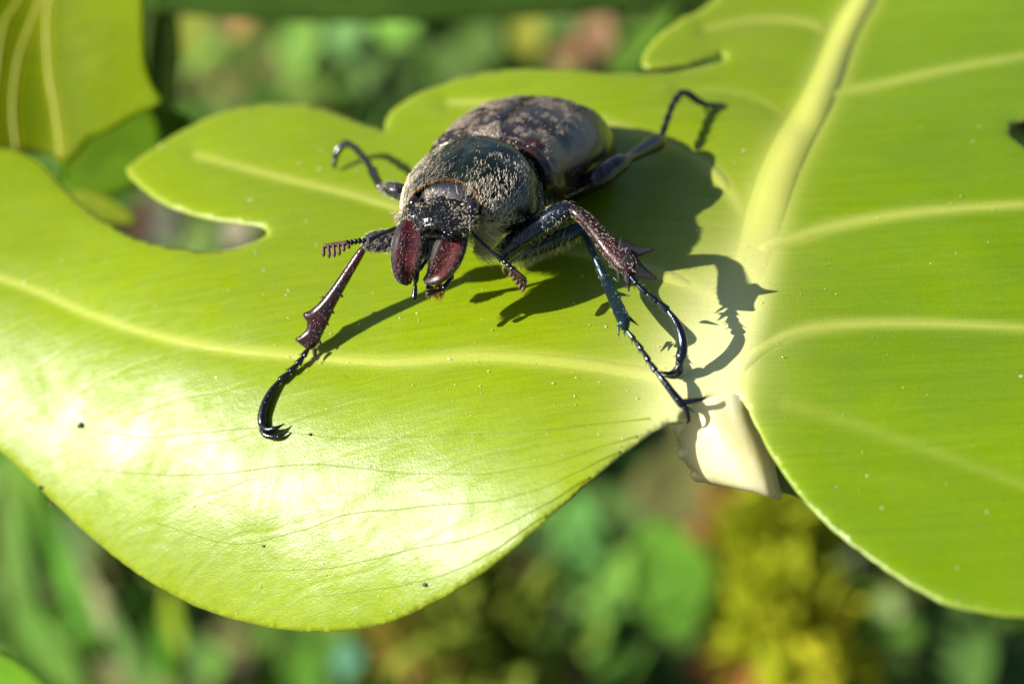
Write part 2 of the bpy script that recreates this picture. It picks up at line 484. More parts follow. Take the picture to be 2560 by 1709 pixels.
def poly_dist(P, line, w0, w1):
    """distance over local width to a polyline, both in picture units"""
    best = np.full(len(P), 1e9)
    seg = np.linalg.norm(np.diff(line, axis=0), axis=1); cum = np.r_[0, np.cumsum(seg)] / seg.sum()
    for a, b, s0, s1 in zip(line[:-1], line[1:], cum[:-1], cum[1:]):
        ab = b - a
        t = np.clip(((P - a) @ ab) / (ab @ ab), 0, 1)
        d = np.linalg.norm(P - a - t[:, None] * ab, axis=1)
        w = w0 + (w1 - w0) * (s0 + (s1 - s0) * t)
        best = np.minimum(best, d / w)
    return best

def inside(P, poly):
    x, y = P[:, 0], P[:, 1]; r = np.zeros(len(P), bool)
    a = poly; b = np.roll(poly, -1, 0)
    for (x0, y0), (x1, y1) in zip(a, b):
        if y0 == y1: continue
        c = ((y0 > y) != (y1 > y)) & (x < (x1 - x0) * (y - y0) / (y1 - y0) + x0)
        r ^= c
    return r

def trimmed(line):                                   # veins end a little short of the rim
    ok = inside(line, leaf_px) & (np.min(np.hypot(line[:, None, 0] - leaf_px[None, :, 0], line[:, None, 1] - leaf_px[None, :, 1]), 1) > 14)
    i0 = int(np.argmax(ok)); bad = np.where(~ok[i0:])[0]
    return line[i0:i0 + bad[0]] if len(bad) else line[i0:]
vein_lines = [(nm, trimmed(catmull([(x * S, y * S) for x, y in pl], 8)), a * S, b * S, h, st) for nm, pl, a, b, h, st in VEINS]
gx, gy = np.meshgrid(np.arange(-340, 2980, 11.0), np.arange(-430, 1620, 11.0))
gp = np.stack([gx.ravel() + (np.arange(gx.shape[0])[:, None] % 2 * 5.5 + 0 * gx).ravel(), gy.ravel()], 1)
gp = gp[inside(gp, leaf_px)]
dmin = np.full(len(gp), 1e9)
for q in leaf_px[::1]: dmin = np.minimum(dmin, np.abs(gp - q).max(1))
gp = gp[dmin > 6]
nb_ = len(leaf_px)
pts2 = np.vstack([leaf_px, gp])
vv, _, ff, _, _, _ = delaunay_2d_cdt([Vector(p) for p in pts2.tolist()], [(i, (i + 1) % nb_) for i in range(nb_)], [], 1, 1e-4)
P2 = np.array([tuple(v) for v in vv])
W = at_leaf(P2[:, 0], P2[:, 1])
def right_end(P):                                    # the pale tissue stops where the right half of the blade begins
    e = np.interp(P[:, 1] / S, [500, 560, 700, 800, 900, 960], [1815, 1795, 1750, 1722, 1700, 1712]) * S
    return .12 + .88 * (1 - sst(P[:, 0], e - 60, e + 45))
def pale_at(P):
    pa = np.zeros(len(P))
    for nm, line, w0, w1, h, st in vein_lines:
        d = poly_dist(P, line, w0, w1) * (1 if nm == 'midrib' else 1.25)
        pa = np.maximum(pa, st * np.exp(-(d / (.88 if nm == 'midrib' else 1.0)) ** 2) * (1 if nm == 'midrib' else .9))
    dj = np.hypot(P[:, 0] - 1655 * S, (P[:, 1] - 850 * S) * .62)
    return np.clip(pa + .55 * np.exp(-(dj / 230) ** 2) * right_end(P), 0, 1)
def heart_at(P):                                     # cream heart where the stalk joins
    dj = np.hypot((P[:, 0] - 1650 * S) + .25 * (P[:, 1] - 850 * S), (P[:, 1] - 870 * S) * .60)
    return np.clip(1.3 * np.exp(-(dj / 150) ** 2.2), 0, 1) * right_end(P)
def warm_at(P):
    return np.clip(.15 + .85 * (1 - sst(P[:, 0] + .25 * P[:, 1], 1700 * S, 2250 * S)), 0, 1)
pale = pale_at(P2)
def sink_at(P):                                      # blade bulges between the veins, sinks along them
    z = np.zeros(len(P))
    for nm, line, w0, w1, h, st in vein_lines:
        if nm == 'vein': z += .018 * np.exp(-(poly_dist(P, line, w0, w1) / 3.2) ** 2)
    return z
W[:, 2] -= sink_at(P2)
# rolled rim: the blade turns down a little towards its edge
de = np.full(len(P2), 1e9)
for q in leaf_px: de = np.minimum(de, np.hypot(P2[:, 0] - q[0], P2[:, 1] - q[1]))
W[:, 2] -= .022 * np.exp(-de / 14)
rimpale = .28 * np.exp(-de / 6)
pale = np.clip(np.maximum(pale, rimpale), 0, 1)
leaf_root = empty('lobed_leaf', tuple(at_leaf(1660 * S, 880 * S)))
tag(leaf_root, 'large glossy yellow-green lobed leaf with pale midrib that the beetle stands on', 'leaf')
blade = mesh_obj('blade', W, [list(f)[::-1] for f in ff], M_leaf, leaf_root, attrs={'pale': pale, 'heart': heart_at(P2), 'warm': warm_at(P2)})
# make sure the faces look up
me = blade.data
if sum(p.normal.z * p.area for p in me.polygons) < 0:
    me.flip_normals()
sd = blade.modifiers.new('thickness', 'SOLIDIFY'); sd.thickness = .022; sd.offset = -1

def leaf_h(px, py):
    w = at_leaf(px, py)
    return w

for nm, line, w0, w1, h, st in vein_lines:
    n = len(line); s = np.linspace(0, 1, n)
    tan = nrm(np.gradient(line, axis=0)); per = np.stack([-tan[:, 1], tan[:, 0]], 1)
    ts = np.linspace(-1, 1, 13)
    V = []; QP = []
    for k in range(n):
        wdt = (w0 + (w1 - w0) * s[k]) * (1.0 if nm == 'midrib' else 1.15)
        hh = h * (1.0 if nm == 'midrib' else .75 * (1 - .7 * s[k]))
        hh *= (1 - sst(s[k], .35, .99)) if nm == 'midrib' else sst(s[k], .0, .16)
        wdt *= .5 + .5 * sst(s[k], 0, .16) if nm == 'vein' else 1
        q = line[k] + per[k] * ts[:, None] * wdt
        w = at_leaf(q[:, 0], q[:, 1]); QP.append(q)
        prof = (1 - ts ** 2) ** (1.25 if nm == 'midrib' else 1.6)
        w[:, 2] += hh * prof - .010 - sink_at(q) - .03 * (abs(ts) > .95) - (.06 * sst(s[k], .88, 1) if nm == 'midrib' else .05 * (1 - sst(s[k], 0, .14)))
        V.append(w)
    V = np.vstack(V)
    o = mesh_obj(nm, V, grid_faces(n, 13), M_leaf, leaf_root, attrs={'pale': np.maximum(pale_at(np.vstack(QP)), np.tile((1 - np.abs(ts)) ** .6 * (0 if nm == 'midrib' else .8), n) * st), 'heart': heart_at(np.vstack(QP)), 'warm': warm_at(np.vstack(QP))})
    if sum(p.normal.z for p in o.data.polygons) < 0: o.data.flip_normals()

# fine side veins, barely raised
M_veinlet = leaf_material('leaf_veinlet', tuple(c * .85 for c in LEAF_G), PALE, warm=(0.205, 0.275, 0.001))
VL = [[(1490, 960), (1300, 985), (1050, 1000), (800, 1010), (590, 985), (330, 1000), (60, 960)],
      [(1460, 1000), (1200, 1075), (950, 1085), (700, 1065), (450, 1090), (180, 1075)],
      [(1420, 1035), (1180, 1140), (960, 1160), (800, 1180), (640, 1232), (505, 1240), (360, 1200)],
      [(1350, 1092), (1150, 1210), (950, 1260), (760, 1300), (560, 1310)],
      [(1250, 1180), (1080, 1290), (900, 1345), (700, 1370)]]
for pl_ in VL:
    line = catmull([(x * S, y * S) for x, y in pl_], 10); n = len(line)
    line = line + np.stack([0 * line[:, 0], fnoise(np.c_[line * .006, 0 * line[:, :1]], 1.0, 3, 3.) * 7], 1)
    tan = nrm(np.gradient(line, axis=0)); per = np.stack([-tan[:, 1], tan[:, 0]], 1); ts = np.array([-1, -.4, 0, .4, 1.]); V = []; QP = []
    for k in range(n):
        q = line[k] + per[k] * ts[:, None] * (3.8 - 2.0 * k / n); QP.append(q)
        w = at_leaf(q[:, 0], q[:, 1]); w[:, 2] += np.array([-.012, .0022, .0035, .0022, -.012]); V.append(w)
    QP = np.vstack(QP); V = np.vstack(V)
    V[:, 2] -= sink_at(QP)
    o = mesh_obj('veinlet', V, grid_faces(n, 5), M_veinlet, leaf_root, attrs={'pale': pale_at(QP), 'warm': warm_at(QP)})
    if sum(p.normal.z for p in o.data.polygons) < 0: o.data.flip_normals()

# pale furled wing of the stalk below the heart of the leaf
rows = [[(1548, 952, .02), (1598, 925, .0), (1650, 905, .0), (1690, 905, .02), (1716, 925, .05)],
        [(1552, 990, .12), (1598, 968, .00), (1655, 955, -.06), (1712, 965, -.02), (1742, 985, .08)],
        [(1556, 1026, .16), (1604, 1014, .00), (1672, 1005, -.12), (1738, 1018, -.06), (1768, 1042, .06)],
        [(1572, 1062, .20), (1620, 1062, .02), (1702, 1064, -.15), (1757, 1072, -.10), (1776, 1084, .04)],
        [(1588, 1092, .24), (1646, 1100, .10), (1728, 1116, -.10), (1772, 1130, -.06), (1788, 1135, .06)],
        [(1598, 1100, .40), (1652, 1108, .30), (1730, 1124, .12), (1768, 1134, .12), (1786, 1138, .2)]]
base_dep = float((at_leaf(1640 * S, 905 * S) - CAM) @ VIEW) - FOCUS
ctl = np.array([[(x * S, y * S, base_dep + .03 + dd) for x, y, dd in r] for r in rows])
fine = np.array([catmull(list(r), 8) for r in ctl]); fine = np.array([catmull(list(fine[:, j]), 8) for j in range(fine.shape[1])]).transpose(1, 0, 2)
nr, nc = fine.shape[:2]
fr = np.zeros((nr, nc, 3))
for i in range(nr):
    for j in range(nc):
        x, y, dd = fine[i, j]
        e = max(0, 1 - j / 5.0)                       # ragged, crinkled left margin
        x += e * 9 * math.sin(i * .55) + e * 6 * math.sin(i * .23 + 1) + e * 2.5 * math.sin(i * 1.7); dd += e * .12 * math.cos(i * .5) - .06 * e; y += e * 4 * math.sin(i * .8); dd += .006 * math.sin(j * .8) * min(1, i / 6)
        fr[i, j] = at_dep(x, y, dd)
wing = mesh_obj('stalk_wing', fr.reshape(-1, 3), grid_faces(nr, nc), M_stalk, leaf_root)
sd = wing.modifiers.new('thickness', 'SOLIDIFY'); sd.thickness = .045; sd.offset = 0; wing.modifiers.new('round', 'SUBSURF').levels = 1; wing.modifiers['round'].render_levels = 1
# little curl where the left lobe meets the stalk
th = np.linspace(0, 1.75 * math.pi, 16)
cc = [at_dep(1558 * S + math.cos(t + 2.2) * (15 - 4.5 * t / 3) , 970 * S + math.sin(t + 2.2) * (15 - 4.5 * t / 3), base_dep - .05 + .02 * t) for t in th]
V, F = tube(cc, np.linspace(.035, .028, 16), 8)
mesh_obj('edge_curl', V, F, M_stalk, leaf_root)
# the stalk itself, running down behind the right lobe
j0 = at_dep(1690 * S, 960 * S, base_dep + .30)
V, F = tube([j0, at_dep(1760 * S, 1050 * S, base_dep + .55), at_dep(1840 * S, 1090 * S, base_dep + 1.2), at_dep(1960 * S, 1130 * S, base_dep + 3.2), at_dep(1990 * S, 1010 * S, base_dep + 9), at_plane(2100 * S, 900 * S, -25.5)],
            [.24, .22, .19, .2, .24, .3], 14, per=8)
M_stem = simple('green_stem', (0.10, 0.19, 0.02), .45, var=.2, scale=2)
mesh_obj('stalk', V, F, M_stem, leaf_root)

# dust on the blade, too fine to count, and the few dark crumbs one can count
M_dust = simple('pale_dust', (0.62, 0.64, 0.42), .35, var=.1)
M_crumb = simple('dark_crumb', (0.06, 0.035, 0.02), .7, var=.3)
mb = MB()
cand = rng.random((1300, 2)) * np.array([2700, 1650]) - np.array([60, 40])
cand = cand[inside(cand, leaf_px) & ((cand[:, 0] < 1750) | (rng.random(len(cand)) < .3))]
dw = at_leaf(cand[:, 0], cand[:, 1], .003)
for p in dw:
    r = .0028 + .005 * random.random() ** 3
    a = random.random() * 6.28
    t = np.array([math.cos(a), math.sin(a), .1]) * r * (1 + 2.2 * random.random() ** 2)
    b = np.array([-math.sin(a), math.cos(a), 0]) * r
    mb.add([p + t, p + b, p - t, p - b, p + [0, 0, r * 1.2], p - [0, 0, r]], [[0, 1, 4], [1, 2, 4], [2, 3, 4], [3, 0, 4], [1, 0, 5], [2, 1, 5], [3, 2, 5], [0, 3, 5]])
o = mb.build('dust', M_dust, leaf_root, smooth=False); o['kind'] = 'stuff'
CRUMBS = [(186, 975, .026, 'dark brown crumb lying on the bright sheen of the leaf'), (92, 1117, .020, 'black crumb clinging to the lower leaf rim'),
          (119, 1156, .016, 'tiny rust-brown crumb on the lower leaf rim'), (975, 1341, .018, 'orange-brown crumb near the lower leaf edge'),
          (712, 996, .014, 'small dark crumb on the leaf beside the beetle claw'), (605, 1252, .012, 'tiny black fleck in the middle of the white leaf sheen')]
for x, y, r, lab in CRUMBS:
    c = at_leaf(x * S, y * S, r * .5)
    V, F = ball(c, (r * 1.25, r, r * .8), 6, 8)
    V = V + (fnoise(V, 60, 2)[:, None] * r * .5) * nrm(V - c)
    tag(mesh_obj('crumb', V, F, M_crumb), lab, 'crumb', 'crumbs on the leaf')

# ------------------------------------------------------------------ the ground far below and the plants behind, out of focus
GZ = -26.0
M_soil = simple('dark_soil', (0.040, 0.036, 0.018), .9, var=.5, scale=.25, col2=(0.014, 0.016, 0.008), bump_s=.6, bump_scale=2, bump_d=.5)
n = 60
gx_, gy_ = np.meshgrid(np.linspace(-160, 160, n), np.linspace(-90, 330, n))
gv = np.stack([gx_.ravel(), gy_.ravel(), np.zeros(n * n)], 1)
gv[:, 2] = GZ + .9 * fnoise(gv, .07, 3)
g = mesh_obj('ground', gv, grid_faces(n, n), M_soil)
if g.data.polygons[0].normal.z < 0: g.data.flip_normals()
g['kind'] = 'structure'

BGM = {}
def bg_mat(col):
    k = tuple(round(c, 3) for c in col)
    if k not in BGM:
        BGM[k] = simple('far_leaf_%d' % len(BGM), col, .7, spec=.15, var=.3, scale=.8, transl=.3)
    return BGM[k]

def far_leaf(name, x, y, w, h, ang, col, dep, label, cat='leaf', group=None, face=None, curl=.12, mat=None, point=1.0, veins=0):
    """a leaf out of focus: centre and size as seen, dep cm beyond the focus plane; it tilts towards `face`"""
    dist = FOCUS + dep; k = S * dist / FPX
    c = at_dep(x * S, y * S, dep)
    a = math.radians(ang)
    ax = RIGHT * math.sin(a) + UP * math.cos(a)               # long axis in the picture
    f = nrm(np.asarray(face if face is not None else (-.25, -.45, .85), float))
    f = nrm(f - VIEW * .6)
    ax = nrm(ax - VIEW * (ax @ f) / min(-.25, VIEW @ f))       # lay the long axis into the leaf plane
    sd_ = nrm(np.cross(ax, f))
    f = np.cross(sd_, ax)
    H = h * k / max(.3, np.linalg.norm(ax - VIEW * (ax @ VIEW))); Wd = w * k / max(.35, np.linalg.norm(sd_ - VIEW * (sd_ @ VIEW)))
    V = []
    nu, nv = 17, 9
    for i in range(nu):
        u = i / (nu - 1)
        prof = (math.sin(math.pi * min(1, max(0, u)) ** (.8 * point)) ** .75) if 0 < u < 1 else .02
        for j in range(nv):
            v = j / (nv - 1) * 2 - 1
            V.append(c + ax * H * (u - .5) + sd_ * Wd * .5 * v * prof + f * (curl * Wd * (v * v) * .8 - curl * H * (u - .5) ** 2 * 2))
    o = mesh_obj('blade', np.array(V), grid_faces(nu, nv), mat or bg_mat(col))
    sdm = o.modifiers.new('thickness', 'SOLIDIFY'); sdm.thickness = .04
    o.name = name
    return tag(o, label, cat, group)

# leaves close behind the big leaf
M_back = leaf_material('backlit_leaf', (0.185, 0.262, 0.002), (0.46, 0.42, 0.01), rough=.5, transl=.5, spec=.06)
root = empty('hanging_leaf', tuple(at_dep(120 * S, 360 * S, 4.6)))
tag(root, 'sunlit hanging leaf with yellow ribs behind the notched lobe tip', 'leaf')
hl = [(-160, -200), (-160, 250), (-60, 340), (0, 345), (60, 345), (110, 352), (150, 372), (180, 350), (205, 318), (250, 300), (300, 268), (345, 250), (372, 232), (355, 205), (338, 160), (330, 90), (330, 0), (334, -120), (320, -260), (100, -330)]
hp = catmull([(x * S, y * S) for x, y in hl], 5, closed=True)
xx, yy = np.meshgrid(np.arange(-180, 460, 16.0), np.arange(-380, 460, 16.0)); ip = np.stack([xx.ravel(), yy.ravel()], 1); ip = ip[inside(ip, hp)]
dd = np.full(len(ip), 1e9)
for q in hp: dd = np.minimum(dd, np.hypot(*(ip - q).T))
allp = np.vstack([hp, ip[dd > 8]])
vv2, _, ff2, _, _, _ = delaunay_2d_cdt([Vector(p) for p in allp.tolist()], [(i, (i + 1) % len(hp)) for i in range(len(hp))], [], 1, 1e-4)
Q2 = np.array([tuple(v) for v in vv2])
def hang(px, py): return at_dep(px, py, 4.4 - .0016 * (px - 160) + .25 * math.sin(px * .010) - .0012 * (py - 200))
ribs = [[(40, 352), (30, 250), (42, 140), (70, 60), (100, -20), (150, -200)], [(140, 362), (132, 280), (112, 160), (108, 40), (120, -20), (160, -200)], [(-20, 330), (-10, 200), (10, 60), (50, -10), (120, -200)]]
rl = [catmull([(x * S, y * S) for x, y in r], 8) for r in ribs]
pl = np.zeros(len(Q2))
for r in rl: pl = np.maximum(pl, .75 * np.exp(-poly_dist(Q2, r, 11, 9) ** 2))
o = mesh_obj('blade', np.array([hang(*q) for q in Q2]), [list(f) for f in ff2], M_back, root, attrs={'pale': pl})
sd = o.modifiers.new('thickness', 'SOLIDIFY'); sd.thickness = .04; sd.offset = 0
for r in rl:
    V, F = tube([hang(*q) - VIEW * .01 for q in r[::2]], np.full(len(r[::2]), .022), 8, smoothp=False)
    mesh_obj('rib', V, F, M_vein, root, attrs={'pale': np.full(len(V), .2)})
far_leaf('shaded_leaf', 290, 345, 190, 330, 62, (0.12, 0.24, 0.004), 6.0, 'smooth dark green leaf between the hanging leaf and the notched lobe', face=(.1, -.3, .9), curl=.05)
far_leaf('shaded_leaf', 372, 120, 80, 420, 3, (0.065, 0.115, 0.010), 8.5, 'narrow dark leaf standing close behind the hanging ribbed leaf', face=(.6, -.6, .5), curl=.05)
far_leaf('shaded_leaf', 1040, -18, 150, 1500, 88, (0.050, 0.105, 0.010), 9.0, 'long dark green leaf stretched far behind the beetle and the lobes', face=(.2, -.1, .95), curl=.03)
far_leaf('young_leaf', 235, 480, 60, 190, 110, (0.20, 0.26, 0.004), 5.5, 'yellow-green leaf edge peeping out beside the gap between the lobes', curl=.05)
far_leaf('young_leaf', 30, 1575, 110, 330, 118, (0.13, 0.30, 0.006), 3.6, 'bright green leaf tip poking out below the rim of the glossy lobe', curl=.05)

# blurred leaves and litter further down, plus bokeh highlights built as pale leaf shapes
G1 = 'blurred green leaves below'
FAR = [
    ('broad_leaf', 690, 85, 110, 190, 4, (.115, .20, .045), 22, 'light green upright leaf behind the rounded notched lobe'),
    ('broad_leaf', 850, 150, 240, 120, 70, (.105, .165, .06), 24, 'wide grey-green leaf behind the dip between two lobes'),
    ('broad_leaf', 800, 60, 150, 110, 80, (.10, .185, .075), 24, 'bluish green leaf under the long dark leaf'),
    ('broad_leaf', 640, 120, 110, 150, 20, (.12, .115, .045), 25, 'olive leaf beside the light green upright leaf'),
    ('broad_leaf', 450, 60, 70, 170, 12, (.16, .165, .030), 22, 'yellowish olive leaf near the narrow dark leaf'),
    ('dry_leaf', 562, 38, 130, 70, 100, (.27, .155, .075), 22, 'pinkish brown dry leaf next to the olive leaves'),
    ('broad_leaf', 520, 190, 150, 130, 50, (.10, .105, .035), 26, 'dull olive leaf low behind the notched lobe'),
    ('broad_leaf', 1060, 190, 200, 110, 60, (.050, .085, .020), 20, 'dark green leaf behind the edge of the far lobe'),
    ('broad_leaf', 1100, 100, 120, 130, 0, (.055, .095, .022), 24, 'dim green leaf between two dark hollows'),
    ('yellow_leaf', 1212, 75, 84, 116, 0, (.21, .20, .035), 22, 'oval yellow-olive leaf behind the far lobe'),
    ('dry_leaf', 1372, 82, 90, 120, 10, (.25, .13, .095), 22, 'rosy brown dry leaf behind the far lobe'),
    ('dry_leaf', 1310, 118, 70, 80, 40, (.22, .11, .07), 22, 'small russet leaf touching the rosy dry leaf'),
    ('broad_leaf', 1480, 90, 60, 240, 42, (.065, .125, .015), 12, 'slanting dark green leaf beside the upper lobe'),
    ('broad_leaf', 1335, 1230, 115, 215, -6, (.085, .21, .060), 22, 'bright cool green leaf below the front lobe'),
    ('broad_leaf', 1545, 1325, 260, 200, 75, (.080, .175, .018), 20, 'large rounded green leaf beside the yellow sprig'),
    ('broad_leaf', 1420, 1165, 130, 110, 30, (.060, .105, .030), 26, 'dim green leaf under the front lobe edge'),
    ('broad_leaf', 1620, 1190, 70, 110, 0, (.13, .155, .11), 24, 'pale grey-green leaf shape standing in for a blurred highlight below the cream stalk wing'),  # bokeh highlight, modelled as a pale leaf
    ('broad_leaf', 1695, 1165, 90, 90, 10, (.14, .185, .065), 22, 'pale olive leaf shape painted as a blurred highlight below the dark end of the stalk'),  # out-of-focus glint put into a pale leaf shape
    ('broad_leaf', 1960, 1260, 150, 150, 30, (.105, .125, .075), 26, 'greyish leaf below the rim of the lobe beside the stalk'),
    ('broad_leaf', 2200, 1500, 320, 170, 80, (.050, .100, .024), 20, 'dark green leaf under the lobe beside the stalk'),
    ('broad_leaf', 2310, 1510, 90, 150, 10, (.075, .140, .065), 24, 'bluish green leaf touching the dark leaf under the stalk-side lobe'),
    ('dry_leaf', 1312, 1520, 70, 150, -38, (.27, .165, .115), 22, 'pink-brown dry leaf lying among dark litter'),
    ('dry_leaf', 1690, 1490, 90, 120, 20, (.22, .15, .065), 24, 'tan dry leaf beside the sprig base'),
    ('dry_leaf', 235, 1430, 80, 330, -30, (.24, .22, .15), 24, 'long greyish pink dead leaf among the grass'),
    ('dry_leaf', 1180, 1290, 90, 100, 0, (.28, .19, .10), 20, 'tan round leaf shape in place of a blurred glint below the front lobe edge'),  # disc of blurred light, given a tan leaf shape
    ('blue_petal', 800, 1512, 84, 74, 90, (.10, .24, .21), 20, 'bluish green petal shape standing in for a disc of light under the front lobe tip'),  # bluish bokeh disc, its light put into the petal colour
    ('broad_leaf', 880, 1465, 260, 70, 92, (.13, .20, .03), 22, 'yellowish green leaf just under the lobe tip'),
    ('broad_leaf', 620, 1450, 220, 80, 100, (.10, .185, .025), 22, 'fresh green leaf below the lobe tip'),
    ('broad_leaf', 450, 1540, 200, 80, 60, (.15, .175, .12), 24, 'pale greyish leaf at the foot of the grass'),
    ('broad_leaf', 560, 1520, 60, 60, 0, (.08, .06, .045), 24, 'small brown leaf in the dark hollow'),
    ('broad_leaf', 2045, 1388, 62, 70, 0, (.22, .27, .13), 24, 'small pale leaf shape coloured as a blurred glint below the lobe beside the stalk'),  # specular point out of focus, painted as a pale leaf
    ('broad_leaf', 375, 510, 80, 130, 12, (.13, .125, .12), 22, 'grey leaf seen through the gap between lobes'),
    ('broad_leaf', 445, 535, 90, 80, 60, (.14, .17, .06), 22, 'olive leaf seen through the gap between lobes'),
    ('dry_leaf', 545, 528, 110, 70, 80, (.33, .27, .26), 22, 'pale pinkish leaf seen through the gap between lobes'),
    ('dry_leaf', 322, 500, 60, 120, 8, (.060, .022, .022), 20, 'dark maroon leaf seen through the gap between lobes'),
]
for k, (nm, x, y, w, h, a, col, dep, lab) in enumerate(FAR):
    far_leaf(nm, x, y, w, h, a, tuple(min(.7, c * k) for c, k in zip(col, (1.2, 1.3, .85))), dep, lab, 'petal' if 'petal' in nm else 'leaf', face=(-.45 + .3 * math.sin(k * 2.3), -.35 + .2 * math.cos(k * 1.7), .8))

# grass at the lower left
GR = [(95, 1180, 60, 420, -22, (.14, .25, .035), 'yellow-green grass blade arching beside the rim of the glossy lobe'), (150, 1310, 55, 360, -28, (.09, .23, .02), 'fresh green grass blade crossing the dead leaf'),
      (60, 1330, 50, 460, -12, (.12, .22, .05), 'thin grass blade between two paler blades'), (30, 1240, 60, 420, -8, (.16, .21, .07), 'pale dull grass blade at the edge of the clump'),
      (345, 1420, 60, 300, -16, (.09, .22, .02), 'green grass blade next to the yellow blade'), (400, 1460, 50, 260, -8, (.22, .26, .015), 'yellow grass blade under the lobe'),
      (300, 1500, 50, 260, -30, (.10, .17, .06), 'grey-green grass blade between dead leaf and yellow blade'), (110, 1480, 90, 300, -40, (.10, .17, .035), 'broad grass blade over dark litter')]
for x, y, w, h, a, col, lab in GR:
    far_leaf('grass_blade', x, y, w, h, a, tuple(c * k for c, k in zip(col, (.85, 1.05, .5))), 17 + 5 * random.random(), lab, 'grass', 'grass blades below the glossy lobe', face=(-.5, -.5, .7), curl=.03)

# feathery sprigs: stem with many small needles
def sprig(x, y, dep, hgt, rad, col, n, label, col2=None, seed=0):
    r = np.random.default_rng(seed); k = S * (FOCUS + dep) / FPX
    c = at_dep(x * S, y * S, dep); top = c + UP * hgt * k * .5; bot = c - UP * hgt * k * .5
    bot[2] = min(bot[2], GZ + 2)
    root = empty('yellow_sprig', tuple(bot)); tag(root, label, 'plant', 'feathery sprigs on the ground')
    low = c - UP * hgt * k * .5
    V, F = tube([bot, low, c, top], [.25, .2, .16, .05], 8); mesh_obj('stem', V, F, M_stem, root)
    mb = MB(); 
    for i in range(n):
        u = r.random(); p = low + (top - low) * u + r.normal(0, 1, 3) * rad * k * .42 * (1 - .35 * u)
        d = nrm(r.normal(0, 1, 3) + np.array([0, 0, .7])) * (.5 + .5 * r.random()); s_ = nrm(np.cross(d, r.normal(0, 1, 3))) * .16
        m = p + d * .5
        mb.add([p, m + s_, p + d, m - s_, m + np.cross(d, s_) * .5], [[0, 1, 4], [1, 2, 4], [2, 3, 4], [3, 0, 4]])
    o = mb.build('needles', bg_mat(col), root, smooth=False); o['kind'] = 'stuff'
    return root
sprig(1785, 1330, 20, 290, 120, (.37, .41, .016), 1300, 'tall yellow-green feathery sprig below the cream stalk wing', seed=1)
sprig(1700, 1240, 21, 120, 110, (.36, .19, .05), 220, 'orange-red feathery tuft at the tip of the yellow sprig', seed=2)
sprig(1850, 1470, 20, 160, 150, (.38, .37, .014), 420, 'golden feathery tuft beside the sprig base', seed=3)
sprig(1720, 1550, 21, 80, 100, (.46, .17, .07), 160, 'reddish feathery tuft at the sprig base', seed=4)
sprig(1060, 1450, 20, 160, 230, (.17, .22, .02), 560, 'yellow feathery patch below the middle of the lobe edge', seed=5)
sprig(980, 1540, 21, 100, 150, (.20, .23, .016), 260, 'low golden feathery patch in front of the yellow one', seed=6)
sprig(960, 1400, 20, 60, 110, (.44, .25, .06), 130, 'small orange feathery patch touching the lobe edge', seed=7)

# low undergrowth that nobody could count
mb = MB(); cols = []
r = np.random.default_rng(99)
pal_ = np.array([(.035, .070, .014), (.050, .100, .020), (.070, .120, .030), (.075, .075, .030), (.060, .050, .030), (.040, .060, .030), (.09, .15, .04), (.10, .085, .055)])
for i in range(5200):
    px, py = r.uniform(-300, 2860), r.uniform(-350, 2000)
    z = GZ + .6 + abs(r.normal(0, 2.6))
    p = at_plane(px, py, z)
    d = nrm(r.normal(0, 1, 3) * [1, 1, .5]) * r.uniform(.7, 2.0); up_ = nrm(np.array([0, 0, 1.]) + r.normal(0, .45, 3)); s_ = nrm(np.cross(d, up_)) * np.linalg.norm(d) * r.uniform(.22, .42)
    m = p + d * .5; q = np.cross(s_, d) * .08
    V = [p, p + d * .25 + s_ * .8, p + d * .6 + s_, p + d, p + d * .6 - s_, p + d * .25 - s_ * .8, m - q]
    mb.add(V, [[0, 1, 6], [1, 2, 6], [2, 3, 6], [3, 4, 6], [4, 5, 6], [5, 0, 6]])
    c_ = pal_[r.integers(len(pal_))] * r.uniform(.8, 1.9) * [1.1, 1.35, .6]; cols += [c_] * 7
m_, nt_, bs_, N_, L_ = material('undergrowth')
L_.new(attr(nt_, 'tint', True), bs_.inputs['Base Color']); bs_.inputs['Roughness'].default_value = .7; bs_.inputs['Specular IOR Level'].default_value = .2
o = mesh_obj('undergrowth', mb.verts(), mb.F, m_, smooth=False, attrs={'tint': np.array(cols)})
tag(o, 'tangle of low dark green weeds and litter covering the ground', 'weeds', kind='stuff')

# ------------------------------------------------------------------ the beetle
def pose(yaw, pitch, roll, t):
    f = np.array([-math.sin(yaw), -math.cos(yaw), 0]); l = np.array([math.cos(yaw), -math.sin(yaw), 0])
    M = np.stack([f, l, [0, 0, 1.]], 1)
    cp, s_ = math.cos(pitch), math.sin(pitch); Ry = np.array([[cp, 0, s_], [0, 1, 0], [-s_, 0, cp]])
    cr, sr = math.cos(roll), math.sin(roll); Rx = np.array([[1, 0, 0], [0, cr, -sr], [0, sr, cr]])
    R = M @ Rx @ Ry
    return R, np.asarray(t, float)
BR, BT0 = pose(math.radians(19.6), math.radians(-18.0), math.radians(10.2), (-.209, 2.010, .152))
_d = BT0 - CAM; _w = _d @ VIEW
BSC = (_w - .55) / _w
BT = CAM + _d * BSC                                  # pulled towards the camera until the head is in focus
def L2W(P): return (np.asarray(P, float) * BSC) @ BR.T + BT
def W2L(P): return ((np.asarray(P, float) - BT) @ BR) / BSC
mw = Matrix([[*BR[0], BT[0]], [*BR[1], BT[1]], [*BR[2], BT[2]], [0, 0, 0, 1]])
beetle = empty('beetle', None, mw)
tag(beetle, 'dark hairy beetle with red-brown jaws standing on the yellow-green leaf', 'beetle')

